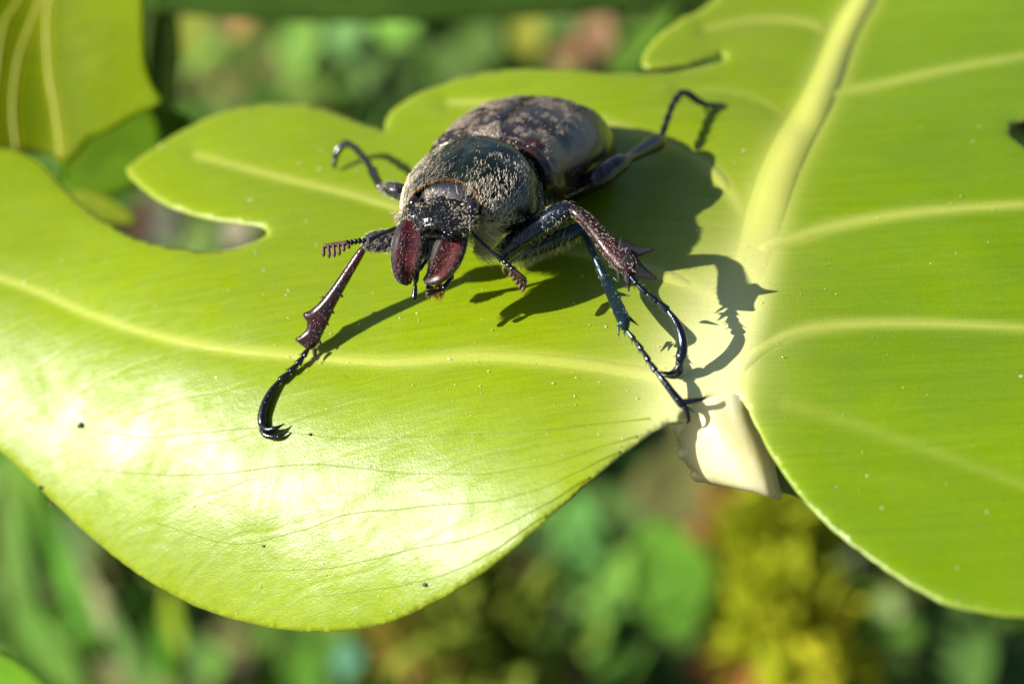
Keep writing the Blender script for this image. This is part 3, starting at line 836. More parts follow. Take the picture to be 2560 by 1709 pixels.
def interp(x, xs, ys):                               # smooth curve through given values
    xs = np.asarray(xs, float); ys = np.asarray(ys, float)
    o = np.argsort(xs); xs, ys = xs[o], ys[o]
    m = np.gradient(ys, xs)
    i = np.clip(np.searchsorted(xs, x) - 1, 0, len(xs) - 2)
    h = xs[i + 1] - xs[i]; t = np.clip((x - xs[i]) / h, 0, 1)
    return (2*t**3-3*t**2+1)*ys[i] + (t**3-2*t**2+t)*h*m[i] + (-2*t**3+3*t**2)*ys[i+1] + (t**3-t**2)*h*m[i+1]

FWD = BR[:, 0]; LEFT = BR[:, 1]; BUP = BR[:, 2]

# wing cases
EX = [.045, .03, -.05, -.25, -.5, -.8, -1.1, -1.4, -1.65, -1.85, -1.96]
EW = [.50, .56, .635, .68, .73, .775, .77, .70, .56, .34, .10]
EH = [.25, .33, .375, .415, .445, .455, .425, .34, .19, .0, -.18]
EE = [.10, .05, -.03, -.08, -.11, -.13, -.15, -.17, -.20, -.23, -.26]
def elytron(side):
    xs = np.concatenate([np.linspace(.045, -.05, 6), np.linspace(-.09, -1.96, 46)])
    vs_ = np.linspace(0, 1.22, 34)
    V = []
    for x in xs:
        w, h, e = (float(interp(np.array(x), EX, k)) for k in (EW, EH, EE))
        for v in vs_:
            th = v * math.pi / 2
            y = w * math.sin(min(th, math.pi)) ** .92
            z = e + (h - e) * math.copysign(abs(math.cos(th)) ** .86, math.cos(th)) * (1 if th < math.pi / 2 else .55)
            z -= .020 * math.exp(-(y / .018) ** 2)                        # seam along the middle
            hum = math.exp(-((x + .16) / .13) ** 2 - ((y - .50) / .11) ** 2)   # shoulder knob
            z += .045 * hum
            z += .016 * math.exp(-((y - .17) / .05) ** 2) * (1 if x < -.3 else 0) * .5
            apx = math.exp(-((x + 1.45) / .2) ** 2 - ((y - .50) / .15) ** 2); z += .03 * apx
            V.append([x, side * (y + .002), z])
    V = np.array(V)
    V[:, 2] += .012 * fnoise(V, 4.5, 4, 4.0)
    # felt coat: thick in blotches, worn off along the seam, on the shoulder rim; also cut on the flank away from the sun to darken it as shade
    nz = fnoise(V, 4.0, 4, 1.3); n2 = fnoise(V, 13.0, 3, 7.7)
    ay = np.abs(V[:, 1])
    f = sst(.46 + .85 * nz + .85 * n2 + (.10 if side < 0 else 0), .40, .60)
    f *= np.clip((ay - .035) / .09, 0, 1)
    f *= 1 - (sst(ay, .50, .68) if side > 0 else sst(ay, .66, .74) * .6)
    f *= sst(-V[:, 0], -.01, .05)
    f -= .9 * np.exp(-((V[:, 0] + .42) / .12) ** 2 - ((ay - .26) / .10) ** 2) * .8
    f -= .9 * np.exp(-((V[:, 0] + .22) / .06) ** 2 - ((ay - .42) / .07) ** 2)
    f *= 1 - .55 * sst(-V[:, 0], .9, 1.4)
    f = np.clip(f, 0, 1)
    F = grid_faces(len(xs), len(vs_), flip=side > 0)
    return V, F, f
for side in (1, -1):
    V, F, f = elytron(side)
    o = mesh_obj('elytron', L2W(V), F, M_elytra, beetle, attrs={'fuzz': f})
    sd = o.modifiers.new('thickness', 'SOLIDIFY'); sd.thickness = .025; sd.offset = -1
    Wv = L2W(V)
    from mathutils.kdtree import KDTree
    kd = KDTree(len(V))
    for i, p in enumerate(Wv): kd.insert(p, i)
    kd.balance()
    def msk(p, n, kd=kd, f=f):
        return np.array([f[kd.find(q)[1]] for q in p]) * .95 + .04
    HV, HF = hairs(Wv, F, 5200, .036, .0022, lambda p: -FWD, msk, lift=.30, jit=.3, seed=21 + side)
    h = mesh_obj('felt', HV, HF, M_felt, o, smooth=False); h['kind'] = 'stuff'

# shield between the wing cases
tri = []
for i in range(9):
    u = i / 8
    for j in range(9):
        v = j / 4 - 1
        wv = .165 * (1 - u) ** .8 + .004
        x = .02 - .31 * u
        tri.append([x, v * wv, float(interp(np.array(x), EX, EH)) + .012 - .5 * (v * wv) ** 2 + .012 * (1 - abs(v)) - .02 * (abs(v) > .95)])
tri = np.array(tri)
o = mesh_obj('scutellum', L2W(tri), grid_faces(9, 9, flip=True), M_elytra, beetle, attrs={'fuzz': np.full(len(tri), .95)})
HV, HF = hairs(L2W(tri), grid_faces(9, 9, flip=True), 700, .04, .003, lambda p: -FWD, None, lift=.3, seed=5)
h = mesh_obj('felt', HV, HF, M_felt, o, smooth=False); h['kind'] = 'stuff'

# thorax shield (pronotum)
PX = [-.03, .02, .12, .28, .45, .62, .76, .86, .90]
PW = [.36, .47, .55, .605, .62, .565, .47, .385, .35]
PH = [.30, .375, .415, .415, .395, .355, .305, .262, .24]
PE = [.02, -.06, -.10, -.14, -.16, -.14, -.08, -.02, .0]
def pronotum():
    xs = np.concatenate([np.linspace(-.03, .05, 7)[:-1], np.linspace(.05, .90, 40)])
    vs_ = np.linspace(-1.42, 1.42, 73)
    V = []
    for x in xs:
        w, h, e = (float(interp(np.array(x), PX, k)) for k in (PW, PH, PE))
        for v in vs_:
            th = abs(v) * math.pi / 2; sg = 1 if v > 0 else -1
            if th <= math.pi / 2:
                y = w * math.sin(th) ** .95; z = e + (h - e) * math.cos(th) ** .92; xx = x
            else:
                k = (th - math.pi / 2) / (.42 * math.pi / 2)
                y = w * (1 - .42 * k); z = e - .16 * k - .03 * math.sin(k * math.pi); xx = x
            xx += .10 * (y / .45) ** 2 * sst(x, .55, .9) - .07 * (1 - (y / w) ** 2) * sst(x, .72, .9)      # front rim is scooped
            z += -.014 * math.exp(-(y / .03) ** 2) * sst(x, .05, .2) * (1 - sst(x, .6, .8))
            z += .022 * math.exp(-((abs(y) - .33) / .07) ** 2 - ((x - .38) / .09) ** 2) * -1
            z += .012 * sst(x, .845, .89)
            V.append([xx, sg * y, z])
    V = np.array(V); V[:, 2] += .011 * fnoise(V, 5, 4, 2.0)
    return V, grid_faces(len(xs), len(vs_))
PV, PF = pronotum()
pron = mesh_obj('pronotum', L2W(PV), PF, M_pronotum, beetle)
sd = pron.modifiers.new('thickness', 'SOLIDIFY'); sd.thickness = .02; sd.offset = -1
def pron_mask(p, n):
    q = W2L(p); nz = fnoise(q, 4.5, 3, 3.1); n2 = fnoise(q, 13, 2, 9.0)
    y = q[:, 1]
    k = .76 + .65 * nz + .65 * n2
    bare = np.exp(-((q[:, 0] - .20) / .30) ** 2 - ((y - .05) / .38) ** 2)            # worn, shining crown
    bare = np.maximum(bare, .95 * np.exp(-((q[:, 0] - .52) / .22) ** 2 - ((y - .02) / .13) ** 2))
    bare *= 1 - .9 * np.exp(-((q[:, 0] - .36) / .09) ** 2 - ((y - .28) / .09) ** 2)
    bare *= 1 - .6 * np.exp(-((q[:, 0] - .25) / .15) ** 2 - ((y + .30) / .10) ** 2)
    k = k - 1.5 * bare
    k *= 1 - .7 * sst(y, .46, .58)
    return np.clip(k, .02, 1)
def pron_lay(p):
    q = W2L(p)
    d = np.stack([np.full(len(q), .9), .9 * q[:, 1], np.full(len(q), -.2)], 1)
    return d @ BR.T
HV, HF = hairs(L2W(PV), PF, 9500, .055, .0022, pron_lay, lambda p, n: pron_mask(p, n) * (W2L(p)[:, 2] > -.17), lift=.40, jit=.20, seed=31)
h = mesh_obj('coat', HV, HF, M_straw, pron, smooth=False); h['kind'] = 'stuff'
rim = PV.reshape(-1, 73, 3)[-2:, 14:59].reshape(-1, 3)
HV, HF = hairs(L2W(rim), grid_faces(2, 45), 260, .048, .0022, lambda p: np.broadcast_to(FWD - .3 * BUP, p.shape), None, lift=.25, jit=.2, seed=33)
h = mesh_obj('rim_fringe', HV, HF, M_rust, pron, smooth=False); h['kind'] = 'stuff'
# underside of the shield: green metallic flank behind the front legs
def side_patch(sg):
    V = []
    for i in range(9):
        u = i / 8
        for j in range(9):
            v = j / 8
            x = .50 - .58 * u
            V.append([x, sg * (.585 - .16 * v - .10 * u * u), -.14 - .26 * v + .06 * math.sin(u * math.pi) + .10 * u * v])
    return np.array(V)
for sg in (1, -1):
    V = side_patch(sg)
    mesh_obj('flank', L2W(V), grid_faces(9, 9, flip=sg < 0), M_green, beetle)

# belly and breast: one hull below shields
def hull():
    xs = np.linspace(.84, -1.86, 40); V = []
    for x in xs:
        w = float(interp(np.array(x), [.84, .6, .3, 0, -.4, -.9, -1.4, -1.7, -1.86], [.20, .36, .44, .46, .56, .64, .52, .30, .06]))
        b = float(interp(np.array(x), [.84, .6, .3, 0, -.4, -.9, -1.4, -1.7, -1.86], [-.22, -.36, -.46, -.48, -.48, -.46, -.40, -.30, -.22]))
        t = float(interp(np.array(x), [.84, .4, 0, -.9, -1.5, -1.86], [.05, .2, .25, .25, .1, -.12]))
        for j in range(24):
            a = 2 * math.pi * j / 24
            zc = .5 * (t + b); V.append([x, w * math.sin(a), zc + .5 * (t - b) * math.cos(a)])
    return np.array(V), grid_faces(40, 24, True)
HVb, HFb = hull()
body = mesh_obj('underbody', L2W(HVb), HFb + [list(range(24)), list(range(39 * 24, 40 * 24))], M_green, beetle)
if True:
    bm_sgn = body.data
    cen = L2W([[-.4, 0, -.1]])[0]
# long pale hairs of breast and throat
def breast_mask(p, n):
    q = W2L(p); return (q[:, 2] < -.10) * (q[:, 0] > -.45) * np.clip(.25 + q[:, 0], .15, 1)
Wb = L2W(HVb)
tt = tri_of(HFb); nn0 = np.cross(Wb[tt[:, 1]] - Wb[tt[:, 0]], Wb[tt[:, 2]] - Wb[tt[:, 0]]); cc0 = Wb[tt].mean(1)
outsign = 1.0 if np.mean(np.sum(nn0 * (cc0 - cen), 1) > 0) > .5 else -1.0
if outsign < 0: body.data.flip_normals()
HV, HF = hairs(Wb, HFb, 9000, .15, .0030, lambda p: np.broadcast_to(FWD * .5 - BUP * .6, p.shape), breast_mask, lift=.8, jit=.4, out=outsign, seed=41)
h = mesh_obj('breast_hair', HV, HF, M_golden, body, smooth=False); h['kind'] = 'stuff'

# neck
V, F = ball(L2W([[.845, 0, .035]])[0], (.13 * BSC, .30 * BSC, .19 * BSC), 16, 28, BR)
mesh_obj('neck', V, F, M_neck, beetle)

# ---- head
HX = [.78, .86, .94, 1.00, 1.05, 1.10, 1.15, 1.19, 1.225, 1.25]
HW = [.21, .25, .27, .285, .335, .345, .285, .20, .165, .13]
HZ = [.10, .115, .12, .115, .105, .09, .06, .03, -.005, -.055]
def head_mesh():
    xs = np.linspace(.78, 1.25, 34); n = 46; V = []
    for x in xs:
        w = float(interp(np.array(x), HX, HW)); zt = float(interp(np.array(x), HX, HZ)); zb = -.22 + .09 * sst(x, 1.1, 1.25)
        ed = zt - .085 - .03 * sst(x, 1.1, 1.25)
        for j in range(n):
            a = 2 * math.pi * j / n
            y = w * math.sin(a); c = math.cos(a)
            if c >= 0: z = ed + (zt - ed) * c ** .8
            else: z = ed + (ed - zb) * -abs(c) ** .9
            if c > 0:
                z += .055 * math.exp(-((x - .90) / .05) ** 2 - ((y + .03) / .055) ** 2)          # crest knob
                z += .020 * math.exp(-((x - 1.05) / .08) ** 2 - (y / .09) ** 2)
                z -= .022 * math.exp(-((x - 1.03) / .09) ** 2 - ((abs(y) - .17) / .05) ** 2)
                z += .030 * math.exp(-((x - 1.215) / .018) ** 2) * math.exp(-(y / .16) ** 4)      # raised lip
                z += .020 * math.exp(-((x - 1.09) / .05) ** 2 - ((abs(y) - .30) / .045) ** 2)
            V.append([x, y, z])
    V = np.array(V); V[:, 2] += .004 * fnoise(V, 12, 3, 5.0)
    return V, grid_faces(34, n, True, flip=True) + [list(range(n)), list(range(33 * n, 34 * n))[::-1]]
HDV, HDF = head_mesh()
head = mesh_obj('head', L2W(HDV), HDF, M_head, beetle)
Wh = L2W(HDV); tt = tri_of(HDF); cen = L2W([[1.0, 0, -.05]])[0]
nn0 = np.cross(Wh[tt[:, 1]] - Wh[tt[:, 0]], Wh[tt[:, 2]] - Wh[tt[:, 0]])
hs = 1.0 if np.mean(np.sum(nn0 * (Wh[tt].mean(1) - cen), 1) > 0) > .5 else -1.0
if hs < 0: head.data.flip_normals()
def head_mask(p, n):
    q = W2L(p); k = np.where(q[:, 2] > -.10, .75, .25)
    k = k * (1 - .85 * np.exp(-((q[:, 1]) / .10) ** 2)) * (1 - .9 * sst(q[:, 0], 1.14, 1.19))
    ed_ = np.minimum(np.linalg.norm(q - [.985, .272, .07], axis=1), np.linalg.norm(q - [.985, -.272, .07], axis=1))
    return np.clip(k, 0.02, 1) * (ed_ > .095)
HV, HF = hairs(Wh, HDF, 2300, .040, .0022, lambda p: np.broadcast_to(FWD * .8, p.shape), head_mask, lift=.6, jit=.6, out=hs, seed=51)
h = mesh_obj('head_hair', HV, HF, M_straw, head, smooth=False); h['kind'] = 'stuff'
for sg in (1, -1):
    c = L2W([[.990, sg * .272, .066]])[0]
    V, F = ball(c, (.066, .056, .062), 14, 20, BR)
    mesh_obj('eye', V, F, M_eye, head)
# tufts behind the eyes and on the cheeks
def tuft(pts, n, length, dirn, spread, mat, name, parent, seed, width=.0032):
    r = np.random.default_rng(seed); mb = MB()
    P_ = np.array(pts, float)
    for _ in range(n):
        t = r.random() * (len(P_) - 1); i = int(t); p = P_[i] + (P_[min(i + 1, len(P_) - 1)] - P_[i]) * (t - i) + r.normal(0, .012, 3)
        d = nrm(np.asarray(dirn, float) + r.normal(0, spread, 3)); l = length * (.5 + .7 * r.random())
        side = nrm(np.cross(d, r.normal(0, 1, 3))) * width; bend = nrm(np.cross(side, d)) * l * .12 * r.normal()
        m = p + d * l * .5 + bend
        mb.add([p - side, p + side, m + side * .8, m - side * .8, p + d * l, m + nrm(np.cross(side, d)) * width], [[0, 1, 5], [1, 2, 5], [3, 0, 5], [2, 4, 5], [4, 3, 5]])
    o = mb.build(name, mat, parent, smooth=False); o['kind'] = 'stuff'; return o
tuft([at_dep(1160, 500, -.02), at_dep(1178, 488, .0), at_dep(1196, 500, .02)], 90, .13, UP * .9 + RIGHT * .1 - VIEW * .3, .28, M_straw, 'brow_tuft', head, 61)
tuft([at_dep(1060, 495, .05), at_dep(1082, 488, .02), at_dep(1130, 488, .0)], 55, .08, UP * .8 - VIEW * .5, .45, M_straw, 'brow_tuft', head, 62)
tuft([at_dep(1188, 556, .05), at_dep(1205, 548, .08), at_dep(1214, 538, .10)], 380, .20, RIGHT * .9 - UP * .12, .30, M_golden, 'cheek_tuft', head, 63)
tuft([at_dep(1200, 560, .12), at_dep(1195, 590, .16), at_dep(1185, 630, .2)], 520, .22, RIGHT * .9 - UP * .5, .32, M_golden, 'cheek_tuft', head, 64)
tuft([at_dep(1003, 530, .1), at_dep(1000, 540, .08), at_dep(1008, 552, .06)], 70, .08, -RIGHT * .9 - UP * .2, .35, M_straw, 'cheek_tuft', head, 65)

def blade_part(spine, left, right, thick, n=14, per=6, skew=0.0):
    """flat-sided limb: spine of (px, py, dep); extents to each side in picture units; thickness in cm"""
    q = catmull([np.r_[s_, l_, r_, t_] for s_, l_, r_, t_ in zip(np.asarray(spine, float), left, right, thick)], per)
    tan = nrm(np.gradient(q[:, :2], axis=0)); per_ = np.stack([-tan[:, 1], tan[:, 0]], 1)
    V = []
    for k in range(len(q)):
        x, y, dep, l_, r_, t_ = q[k]
        for j in range(n):
            a = 2 * math.pi * j / n; c = math.cos(a); s_ = math.sin(a)
            e = (r_ if c > 0 else l_) * math.copysign(abs(c) ** .8, c)
            V.append(at_dep(x + per_[k, 0] * e, y + per_[k, 1] * e, dep + t_ * math.copysign(abs(s_) ** .8, s_) + skew * c * t_))
    m = len(q)
    F = grid_faces(m, n, True) + [list(range(n)), [(m - 1) * n + k for k in range(n)][::-1]]
    return np.array(V), F, q
def sp_px(p, tip, r, **k): return cone(at_dep(*p), at_dep(*tip), r, **k)
def c1(x, y, dep): return (900 + x / 4.127, 400 + y / 4.127, dep)     # positions read off an enlargement of the head
def outward(V, F):
    """faces of a closed part turned outwards"""
    t = tri_of(F); a, b, c = V[t[:, 0]], V[t[:, 1]], V[t[:, 2]]
    return F if np.sum(np.sum(a * np.cross(b, c), 1)) - np.sum(np.cross(b - a, c - a) @ V.mean(0)) > 0 else [f[::-1] for f in F]

# mandibles: broad red plates with a raised dark rim and a hooked tip
MAND = [
    [c1(540, 630, .02), c1(520, 760, -.04), c1(497, 900, -.05), c1(476, 1040, -.03), c1(465, 1150, .0), c1(480, 1230, .03), c1(505, 1285, .06)],
    [c1(1000, 655, .04), c1(970, 780, -.03), c1(928, 910, -.05), c1(876, 1040, -.04), c1(820, 1140, -.01), c1(750, 1210, .03), c1(660, 1255, .06)]]
MW = [([28, 39, 42, 38, 30, 21, 6], [26, 38, 41, 39, 31, 22, 6]), ([26, 36, 40, 38, 31, 21, 6], [24, 35, 40, 39, 33, 23, 6])]
for (spine, (l_, r_), sg) in zip(MAND, MW, (-1, 1)):
    V, F, q = blade_part(spine, l_, r_, [.07, .10, .10, .09, .075, .055, .02], 22, 7)
    F = outward(V, F)
    # hollow the face: sink the middle, leave rims
    n = 22; Vr = V.reshape(-1, n, 3)
    for j in range(n):
        a = 2 * math.pi * j / n
        if math.sin(a) < -.2:
            cxx = math.cos(a)
            hollow = .050 * math.exp(-((cxx - .05 * sg) / .42) ** 2)
            Vr[:, j] += VIEW * hollow * np.minimum(1, np.linspace(0, 6, len(Vr)))[:, None] * np.minimum(1, np.linspace(4, 0, len(Vr)))[:, None]
    rimf = np.array([[abs(math.cos(2 * math.pi * j / n)) for j in range(n)]] * len(Vr)).ravel()
    o = mesh_obj('mandible', Vr.reshape(-1, 3), F, M_mandible, head, attrs={'fuzz': np.clip(sst(rimf, .52, .74) + np.array([[1.0 if math.sin(2 * math.pi * j / n) > .2 else 0. for j in range(n)]] * len(Vr)).ravel() + np.repeat(np.linspace(-3, 1, len(Vr)).clip(0, 1), n), 0, 1)})
    md = nrm(Vr[-1].mean(0) - Vr[0].mean(0))
    Vw = Vr.reshape(-1, 3)
    HV, HF = hairs(Vw, F, 1300, .020, .0016, lambda p, md=md: np.broadcast_to(md, p.shape), lambda p, nn, c=Vw.mean(0): np.where(np.abs((p - c) @ RIGHT) > .045, .95, .28), lift=.5, jit=.5, seed=71 + sg)
    h = mesh_obj('bristle', HV, HF, M_silver, o, smooth=False); h['kind'] = 'stuff'
    # black raised rims along both borders
# mouth parts between the jaws
V, F, q = blade_part([c1(770, 690, .06), c1(760, 820, .10), c1(720, 960, .12), c1(690, 1040, .14)], [26, 30, 24, 10], [26, 26, 22, 10], [.08, .09, .08, .03], 14, 6)
o = mesh_obj('labrum', V, outward(V, F), M_black, head)
HV, HF = hairs(V, outward(V, F), 700, .06, .0028, lambda p: np.broadcast_to(-UP, p.shape), None, lift=.7, jit=.6, seed=77)
h = mesh_obj('mouth_hair', HV, HF, M_straw, o, smooth=False); h['kind'] = 'stuff'
def segmented(pts, rads, mat, name, parent, n=10):
    mb = MB()
    for (a, b, r0, r1) in zip(pts[:-1], pts[1:], rads[:-1], rads[1:]):
        a = np.asarray(a); b = np.asarray(b); ra, rb = (r0 if np.isscalar(r0) else r0[1]), (r1 if np.isscalar(r1) else r1[0])
        V, F = tube([a, a + (b - a) * .15, a + (b - a) * .5, a + (b - a) * .85, b], [ra * .55, ra * .8, (ra + rb) / 2, rb * 1.08, rb * .6], n, per=3)
        mb.add(V, F)
    return mb.build(name, mat, parent)
segmented([at_dep(*c1(*p)) for p in [(690, 1030, .06), (600, 1140, .05), (570, 1270, .04)]] + [at_dep(*c1(560, 1450, .03))], [.016, .020, .021, .024], M_black, 'palp', head)
segmented([at_dep(*c1(*p)) for p in [(960, 1180, .12), (935, 1225, .10), (855, 1335, .06), (685, 1382, .02)]], [.016, .022, .022, .024], M_black, 'palp', head)
segmented([at_dep(*c1(*p)) for p in [(705, 1270, .14), (700, 1330, .14)]], [.018, .018], M_black, 'palp', head)
M_orange = hair_mat('orange_brush', (0.48, 0.20, 0.03))
tuft([at_dep(*c1(720, 1300, .14)), at_dep(*c1(735, 1310, .14))], 40, .10, -UP + RIGHT * -.1, .10, M_orange, 'mouth_brush', head, 66, .005)
tuft([at_dep(*c1(790, 1290, .14)), at_dep(*c1(830, 1290, .14))], 80, .125, -UP, .08, M_orange, 'mouth_brush', head, 67, .005)

# antennae: shaft, short beads, comb of lamellae
def antenna(shaft, beads, club, lam, lam_r, name='antenna'):
    root = None
    V, F = tube([at_dep(*p[:3]) for p in shaft], [p[3] for p in shaft], 10, per=6)
    mb = MB().add(V, F)
    for a, b in zip(beads[:-1], beads[1:]):
        p, q = at_dep(*a), at_dep(*b)
        V, F = tube([p, p + (q - p) * .4, p + (q - p) * .8, q], [.012, .024, .027, .012], 10, per=3); mb.add(V, F)
    o = mb.build(name, M_black, head)
    n = len(lam)
    mb = MB()
    V, F = tube([at_dep(*p) for p in club], [.022] * (len(club) - 1) + [.020], 9, per=4); mb.add(V, F)
    for k, (a, b) in enumerate(lam):
        p, q = at_dep(*a), at_dep(*b)
        V, F = tube([p, p + (q - p) * .3, p + (q - p) * .75, q], [.012, lam_r * .85, lam_r, lam_r * .35], 8, flat=(VIEW, 1.7), per=3); mb.add(V, F)
    mb.build('antenna_club', M_club, head)
    return o
antenna([(*c1(1110, 700, .02), .014), (*c1(1220, 820, .0), .016), (*c1(1340, 935, -.02), .017), (*c1(1430, 1000, -.03), .022), (*c1(1465, 1040, -.03), .026)],
        [c1(1470, 1030, -.03), c1(1515, 1062, -.03), c1(1548, 1098, -.02), c1(1580, 1130, -.02)],
        [c1(1565, 1120, -.02), c1(1640, 1180, .0), c1(1705, 1235, .02)],
        [(c1(1568 + 36 * k, 1135 + 27 * k, -.01 + .01 * k), c1(1548 + 31 * k, 1205 + 35 * k + 6 * min(k, 3), -.02)) for k in range(5)], .017)
def c4(x, y, dep): return (620 + x / 2.702, 540 + y / 2.702, dep)
antenna([(*c4(1060, 55, .03), .014), (*c4(970, 92, .02), .016), (*c4(880, 132, .02), .018), (*c4(815, 165, .02), .024)],
        [c4(800, 170, .02), c4(770, 165, .02), c4(742, 170, .02), c4(715, 175, .02), c4(690, 180, .02), c4(660, 183, .02)],
        [c4(668, 183, .02), c4(600, 192, .03), c4(510, 205, .04)],
        [(c4(678, 185, .02), c4(682, 220, .0)), (c4(645, 188, .02), c4(648, 240, .0)), (c4(612, 192, .02), c4(618, 266, .0)), (c4(578, 196, .02), c4(585, 278, .0)), (c4(545, 200, .03), c4(548, 284, .0)), (c4(512, 204, .04), c4(510, 274, .01))], .016)

# ---- legs
def leaf_dep(px, py, lift=0.0): return float((at_leaf(px, py, lift) - CAM) @ VIEW) - FOCUS
def lg(px, py, lift): return (px, py, leaf_dep(px, py, lift))

def tarsus(parent, pts, rads, mat, spines=True, seg=6):
    """pts: joints as (px, py, dep)"""
    mb = MB()
    W_ = [at_dep(*p) for p in pts]
    for i, (a, b) in enumerate(zip(W_[:-1], W_[1:])):
        r0, r1 = rads[i], rads[i + 1]
        V, F = tube([a, a + (b - a) * .12, a + (b - a) * .55, a + (b - a) * .9, b], [r0 * .55, r0 * .75, (r0 + r1) * .52, r1 * 1.12, r1 * .6], 10, per=3)
        mb.add(V, F)
        if spines and i < len(W_) - 2:
            for k in range(3):
                ang = k * 2.1 + i; sd_ = nrm(np.cross(b - a, [math.cos(ang), math.sin(ang), .4]))
                bs = a + (b - a) * .85 + sd_ * r1 * .8
                mb.add(*cone(bs, bs + sd_ * .035 + (b - a) * .25, .006, 5))
    return mb.build('tarsus', mat, parent)
def curved(parent, name, pts, rads, mat, n=10, flat=None, per=6):
    V, F = tube([at_dep(*p) for p in pts], rads, n, flat=flat, per=per)
    return mesh_obj(name, V, outward(V, F), mat, parent)
def leg_root(p):
    o = empty('leg', (0, 0, 0))
    o.parent = beetle
    o.location = Vector(world_of(beetle).inverted() @ Vector(at_dep(*p)))
    return o
def coat(o, V, F, n, L, mat, dirn, seed, lift=.5, mask=None, name='bristle'):
    # joined under its limb would be a fourth level, so the bristles belong to the leg
    HV, HF = hairs(V, F, n, L, .0015, lambda p: np.broadcast_to(dirn, p.shape), mask, lift=lift, jit=.45, seed=seed)
    h = mesh_obj(name, HV, HF, mat, o, smooth=False); h['kind'] = 'stuff'

def c3(x, y, dep): return (1240 + x / 2.613, 480 + y / 2.613, dep)
# front leg on the stalk side
lr = leg_root(c3(40, 390, .35))
V, F, q = blade_part([c3(20, 420, .36), c3(130, 325, .30), c3(280, 225, .24), c3(400, 140, .18), c3(480, 105, .14), c3(505, 118, .12)], [24, 27, 26, 22, 14, 5], [24, 28, 28, 24, 15, 5], [.07, .09, .09, .08, .06, .03], 14, 6)
F = outward(V, F); mesh_obj('femur', V, F, M_blue, lr)
coat(lr, V, F, 300, .05, M_grey, -UP * .6 + RIGHT * .4, 81)
V, F, q = blade_part([c3(480, 105, .13), c3(520, 130, .10), c3(600, 195, .06), c3(680, 290, .01), c3(760, 385, -.05), c3(830, 455, -.10), c3(865, 515, -.13), c3(870, 535, -.14)],
                     [9, 15, 19, 22, 27, 33, 24, 8], [9, 14, 17, 20, 24, 26, 17, 6], [.04, .055, .06, .06, .06, .055, .045, .02], 16, 7)
F = outward(V, F); mb = MB().add(V, F)
for a, b, r in [(c3(800, 370, -.06), c3(1028, 376, -.10), .060), (c3(830, 440, -.10), c3(1050, 565, -.14), .070), (c3(850, 500, -.13), c3(868, 650, -.18), .030), (c3(800, 500, -.12), c3(806, 590, -.14), .018)]:
    p, q2 = at_dep(*a), at_dep(*b)
    VV, FF = tube([p, p + (q2 - p) * .5 - UP * (.02 if r > .05 else 0), q2], [r * 1.6 if r > .05 else r, r * .85, r * .14], 10, flat=(VIEW, .6), per=5); mb.add(VV, FF, 1.0)
for k in range(9):
    u = k / 8; p = c3(650 + 170 * u, 200 + 150 * u, .0 - .08 * u); e = c3(662 + 176 * u, 186 + 146 * u, .0 - .08 * u)
    mb.add(*sp_px(p, e, .012))
mb.build('tibia', M_red, lr, attr='fuzz'); coat(lr, V, F, 620, .024, M_straw, nrm(at_dep(*c3(840, 500, -.1)) - at_dep(*c3(520, 130, .1))), 82)
dEnd = leaf_dep(1703, 905, .34)
tarsus(lr, [c3(872, 545, -.14), c3(925, 605, -.16), c3(985, 665, -.18), c3(1055, 715, -.2), c3(1125, 775, -.22)], [.022, .026, .028, .030, .030], M_blue)
curved(lr, 'last_tarsus_joint', [c3(1120, 770, -.22), c3(1170, 840, -.25), c3(1210, 930, -.28), c3(1220, 1010, -.30), c3(1208, 1075, -.32), c3(1195, 1112, -.32)], [.018, .032, .038, .042, .046, .028], M_blue, 12)
curved(lr, 'claw', [c3(1200, 1110, -.32), c3(1190, 1150, -.32), c3(1140, 1185, -.32), c3(1060, 1172, -.33)], [.034, .032, .022, .004], M_black, 9)
curved(lr, 'claw', [c3(1195, 1115, -.28), c3(1200, 1165, -.25), c3(1155, 1205, -.25), c3(1090, 1200, -.26)], [.030, .028, .018, .003], M_black, 9)

# middle leg on the stalk side
lr = leg_root(c3(100, 420, .75))
V, F, q = blade_part([c3(60, 425, .78), c3(200, 385, .70), c3(350, 325, .62), c3(470, 275, .56), c3(550, 240, .52), c3(580, 245, .50)], [18, 22, 22, 20, 15, 6], [18, 22, 22, 20, 15, 6], [.06, .08, .08, .07, .055, .03], 14, 6)
F = outward(V, F); mesh_obj('femur', V, F, M_teal, lr); coat(lr, V, F, 400, .10, M_golden, -UP, 83, lift=.9)
dm = leaf_dep(*c3(850, 900, 0)[:2], .28)
V, F, q = blade_part([c3(565, 240, .50), c3(600, 310, .46), c3(660, 450, .38), c3(720, 580, .30), c3(780, 720, .5 * (.25 + dm)), c3(830, 830, dm), c3(845, 900, dm - .02)], [8, 9, 10, 13, 16, 17, 9], [8, 9, 10, 13, 16, 17, 9], [.035, .04, .045, .05, .055, .05, .03], 12, 7)
F = outward(V, F); mb = MB().add(V, F)
for a, b, r in [((780, 660), (878, 680), .022), ((840, 800), (932, 872), .024), ((800, 870), (800, 960), .016), ((835, 890), (842, 950), .014), ((770, 560), (800, 590), .014), ((740, 480), (765, 500), .012)]:
    mb.add(*sp_px(c3(*a, dm + .04), c3(*b, dm), r))
mb.build('tibia', M_teal, lr); coat(lr, V, F, 120, .020, M_straw, -UP, 84)
de_ = leaf_dep(1703, 1008, .05)
tz = lambda u: dm + (de_ - dm) * u
tarsus(lr, [c3(848, 895, dm - .02), c3(905, 965, tz(.2)), c3(955, 1030, tz(.36)), c3(1000, 1105, tz(.52)), c3(1045, 1170, tz(.66))], [.018, .021, .022, .023, .024], M_blue)
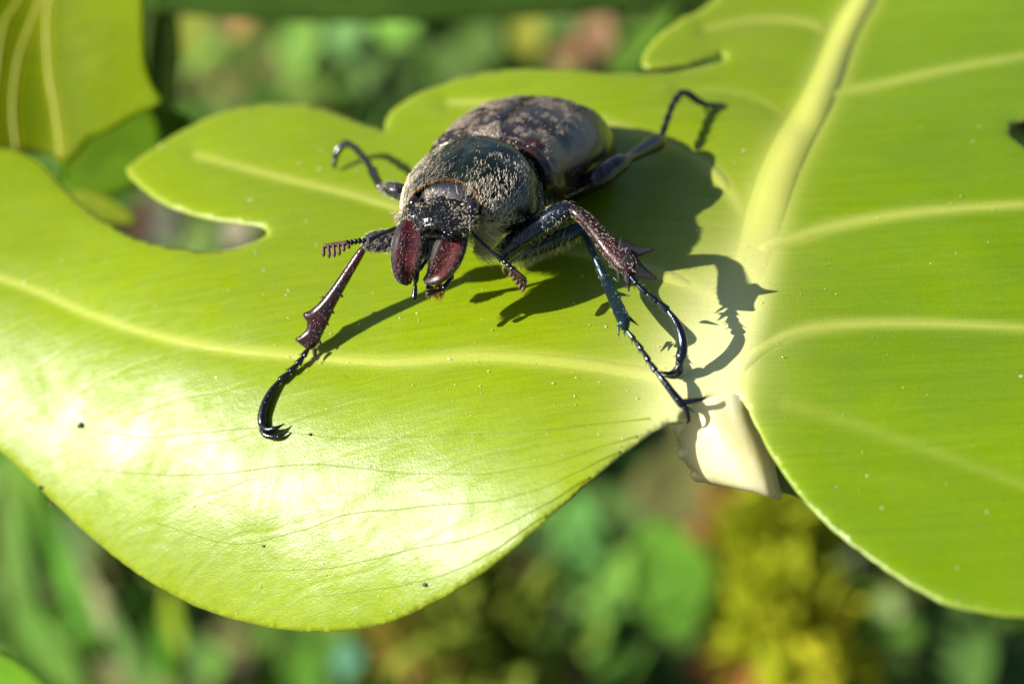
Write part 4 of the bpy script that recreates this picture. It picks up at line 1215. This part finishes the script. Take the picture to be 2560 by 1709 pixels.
curved(lr, 'last_tarsus_joint', [c3(1040, 1165, tz(.66)), c3(1090, 1225, tz(.8)), c3(1150, 1305, tz(.92)), c3(1210, 1380, de_), c3(1232, 1395, de_)], [.016, .026, .030, .036, .022], M_blue, 12)
curved(lr, 'claw', [c3(1220, 1370, de_), c3(1290, 1362, de_ - .02), c3(1350, 1350, de_), c3(1376, 1330, de_ + .02)], [.026, .022, .015, .003], M_black, 9)
curved(lr, 'claw', [c3(1218, 1385, de_), c3(1250, 1440, de_ - .02), c3(1262, 1490, de_), c3(1240, 1508, de_ + .03)], [.026, .022, .014, .003], M_black, 9)
curved(lr, 'claw_bristle', [c3(1232, 1385, de_), c3(1262, 1412, de_), c3(1300, 1438, de_)], [.010, .008, .002], M_black, 6)

# front leg on the open side
lr = leg_root(c4(990, 170, .5))
V, F, q = blade_part([c4(1060, 165, .45), c4(980, 168, .46), c4(900, 172, .47), c4(840, 182, .47), c4(800, 200, .46), c4(780, 210, .46)], [25, 27, 27, 24, 16, 6], [25, 29, 29, 26, 17, 6], [.07, .09, .09, .08, .06, .03], 14, 6)
F = outward(V, F); mesh_obj('femur', V, F, M_black, lr); coat(lr, V, F, 420, .05, M_grey, -RIGHT * .6 - UP * .5, 85, lift=.4)
da = leaf_dep(772, 868, .09)
tq = lambda u: .46 + (da - .46) * u
V, F, q = blade_part([c4(790, 205, tq(0)), c4(765, 240, tq(.06)), c4(700, 340, tq(.22)), c4(620, 470, tq(.42)), c4(545, 590, tq(.6)), c4(500, 672, tq(.71)), c4(478, 715, tq(.77)), c4(464, 745, tq(.82)), c4(446, 790, tq(.88)), c4(428, 835, tq(.94)), c4(414, 872, tq(.99)), c4(404, 897, tq(1.0))],
                     [6, 10, 13, 15, 18, 21, 22, 22, 21, 20, 15, 6], [6, 10, 12, 15, 20, 32, 45, 27, 22, 30, 38, 8], [.04, .05, .055, .06, .06, .055, .05, .05, .05, .045, .035, .02], 16, 7)
F = outward(V, F); mb = MB().add(V, F)
for a, b, r in [((450, 890), (452, 972), .022), ((625, 530), (643, 550), .014), ((565, 640), (583, 660), .014), ((525, 715), (548, 738), .014), ((480, 840), (498, 875), .014), ((520, 550), (492, 548), .014)]:
    p, q2 = at_dep(*c4(*a, tq(.8))), at_dep(*c4(*b, tq(.8)))
    mb.add(*tube([p, p + (q2 - p) * .5, q2], [r * 1.4 if r > .04 else r, r * .8, r * .12], 8, flat=(VIEW, .7), per=4), a=1.0)
mb.build('tibia', M_red, lr, attr='fuzz'); coat(lr, V, F, 350, .020, M_silver, -UP * .8 - RIGHT * .5, 86, lift=.35)
dz = leaf_dep(650, 1054, .04)
def c4l(x, y, lift): return lg(620 + x / 2.702, 540 + y / 2.702, lift)
tarsus(lr, [c4(410, 890, da), c4l(372, 950, .07), c4l(335, 1000, .05), c4l(280, 1055, .04), c4l(212, 1115, .04)], [.022, .026, .028, .029, .030], M_black)
curved(lr, 'last_tarsus_joint', [c4l(215, 1110, .04), c4l(160, 1180, .05), c4l(115, 1270, .055), c4l(95, 1350, .05), c4l(100, 1405, .045), c4l(112, 1425, .04)], [.018, .030, .037, .040, .040, .024], M_black, 12)
curved(lr, 'claw', [c4l(100, 1415, .06), c4l(130, 1440, .08), c4l(190, 1430, .09), c4l(248, 1400, .07)], [.030, .026, .018, .003], M_black, 9)
curved(lr, 'claw', [c4l(95, 1435, .05), c4l(125, 1480, .06), c4l(200, 1488, .06), c4l(278, 1452, .03)], [.030, .028, .020, .003], M_black, 9)

# middle leg on the open side: only its hooked foot shows beside the shield
def c6(x, y): return 780 + x / 7.83, 320 + y / 7.83
lr = leg_root(lg(975, 478, .55))
a0 = L2W([[-.05, -.42, -.36]])[0]
w0_ = [a0, at_leaf(995, 478, .60), at_leaf(962, 472, .50)]
V, F = tube(w0_, [.08, .075, .045], 12, per=6); mesh_obj('femur', V, outward(V, F), M_black, lr); coat(lr, V, outward(V, F), 500, .05, M_grey, -RIGHT, 87)
pts = [lg(*c6(1370, 1180), .50), lg(*c6(1260, 1010), .42), lg(*c6(1190, 850), .36)]
V, F = tube([at_dep(*p) for p in pts], [.045, .042, .050], 10, per=5); mesh_obj('tibia', V, outward(V, F), M_black, lr)
pts = [lg(*c6(1190, 850), .36), lg(*c6(1090, 690), .33), lg(*c6(985, 550), .31), lg(*c6(890, 440), .28), lg(*c6(800, 360), .26)]
tarsus(lr, pts, [.028, .030, .030, .030, .028], M_black)
curved(lr, 'last_tarsus_joint', [lg(*c6(810, 365), .26), lg(*c6(690, 310), .24), lg(*c6(560, 370), .20), lg(*c6(480, 500), .15), lg(*c6(455, 620), .10)], [.020, .036, .036, .032, .026], M_black, 10)
curved(lr, 'claw', [lg(*c6(455, 610), .10), lg(*c6(425, 700), .07), lg(*c6(420, 800), .03)], [.022, .016, .004], M_black, 8)
curved(lr, 'claw', [lg(*c6(460, 615), .10), lg(*c6(455, 700), .07), lg(*c6(470, 800), .03)], [.022, .016, .004], M_black, 8)

# hind leg on the stalk side
def c5(x, y): return 1420 + x / 4.9, 200 + y / 4.9
lr = leg_root(lg(*c5(250, 1290), .5))
b0 = L2W([[-.62, .46, -.36]])[0]
pts = [b0, at_leaf(*c5(330, 1230), .48), at_leaf(*c5(530, 1090), .50), at_leaf(*c5(660, 1010), .48), at_leaf(*c5(715, 985), .46)]
V, F = tube(pts, [.08, .095, .095, .08, .05], 14, per=6); mesh_obj('femur', V, outward(V, F), M_black, lr)
pts = [lg(*c5(700, 985), .46), lg(*c5(780, 935), .40), lg(*c5(930, 850), .32), lg(*c5(1070, 770), .24), lg(*c5(1140, 740), .20)]
V, F = tube([at_dep(*p) for p in pts], [.040, .050, .068, .085, .060], 12, per=6); mb = MB().add(V, outward(V, F))
mb.add(*cone(at_dep(*pts[3]), at_leaf(*c5(1180, 820), .14), .03)); mb.build('tibia', M_black, lr)
tarsus(lr, [lg(*c5(1150, 690), .20), lg(*c5(1190, 560), .21), lg(*c5(1235, 430), .22), lg(*c5(1285, 300), .22), lg(*c5(1340, 210), .22), lg(*c5(1405, 145), .21)], [.030, .030, .030, .030, .032, .030], M_black)
curved(lr, 'last_tarsus_joint', [lg(*c5(1400, 150), .21), lg(*c5(1480, 175), .17), lg(*c5(1580, 250), .12), lg(*c5(1680, 300), .08)], [.028, .036, .034, .028], M_black, 10)
curved(lr, 'claw', [lg(*c5(1670, 300), .08), lg(*c5(1780, 300), .06), lg(*c5(1885, 280), .02)], [.024, .020, .005], M_black, 8)
curved(lr, 'claw', [lg(*c5(1660, 300), .08), lg(*c5(1700, 350), .06), lg(*c5(1650, 400), .02)], [.020, .016, .004], M_black, 8)

# hind leg on the open side, tucked behind the wing cases
lr = leg_root(lg(1120, 330, .3))
k0 = L2W([[-.62, -.46, -.36], [-1.0, -.66, -.38], [-1.25, -.74, -.34]])
V, F = tube(k0, [.09, .10, .06], 12, per=6); mesh_obj('femur', V, outward(V, F), M_blue, lr)
kz = k0[-1]; tx = kz + np.array([-.05, .35, 0]); tx[2] = leaf_z(tx[0], tx[1]) + .12
V, F = tube([kz, .5 * (kz + tx), tx], [.045, .06, .06], 10, per=5); mesh_obj('tibia', V, outward(V, F), M_black, lr)
ty = tx + np.array([.12, .5, 0]); ty[2] = leaf_z(ty[0], ty[1]) + .04
V, F = tube([tx, .5 * (tx + ty) + [0, 0, .04], ty], [.028, .03, .02], 10, per=5); mesh_obj('tarsus', V, outward(V, F), M_black, lr)
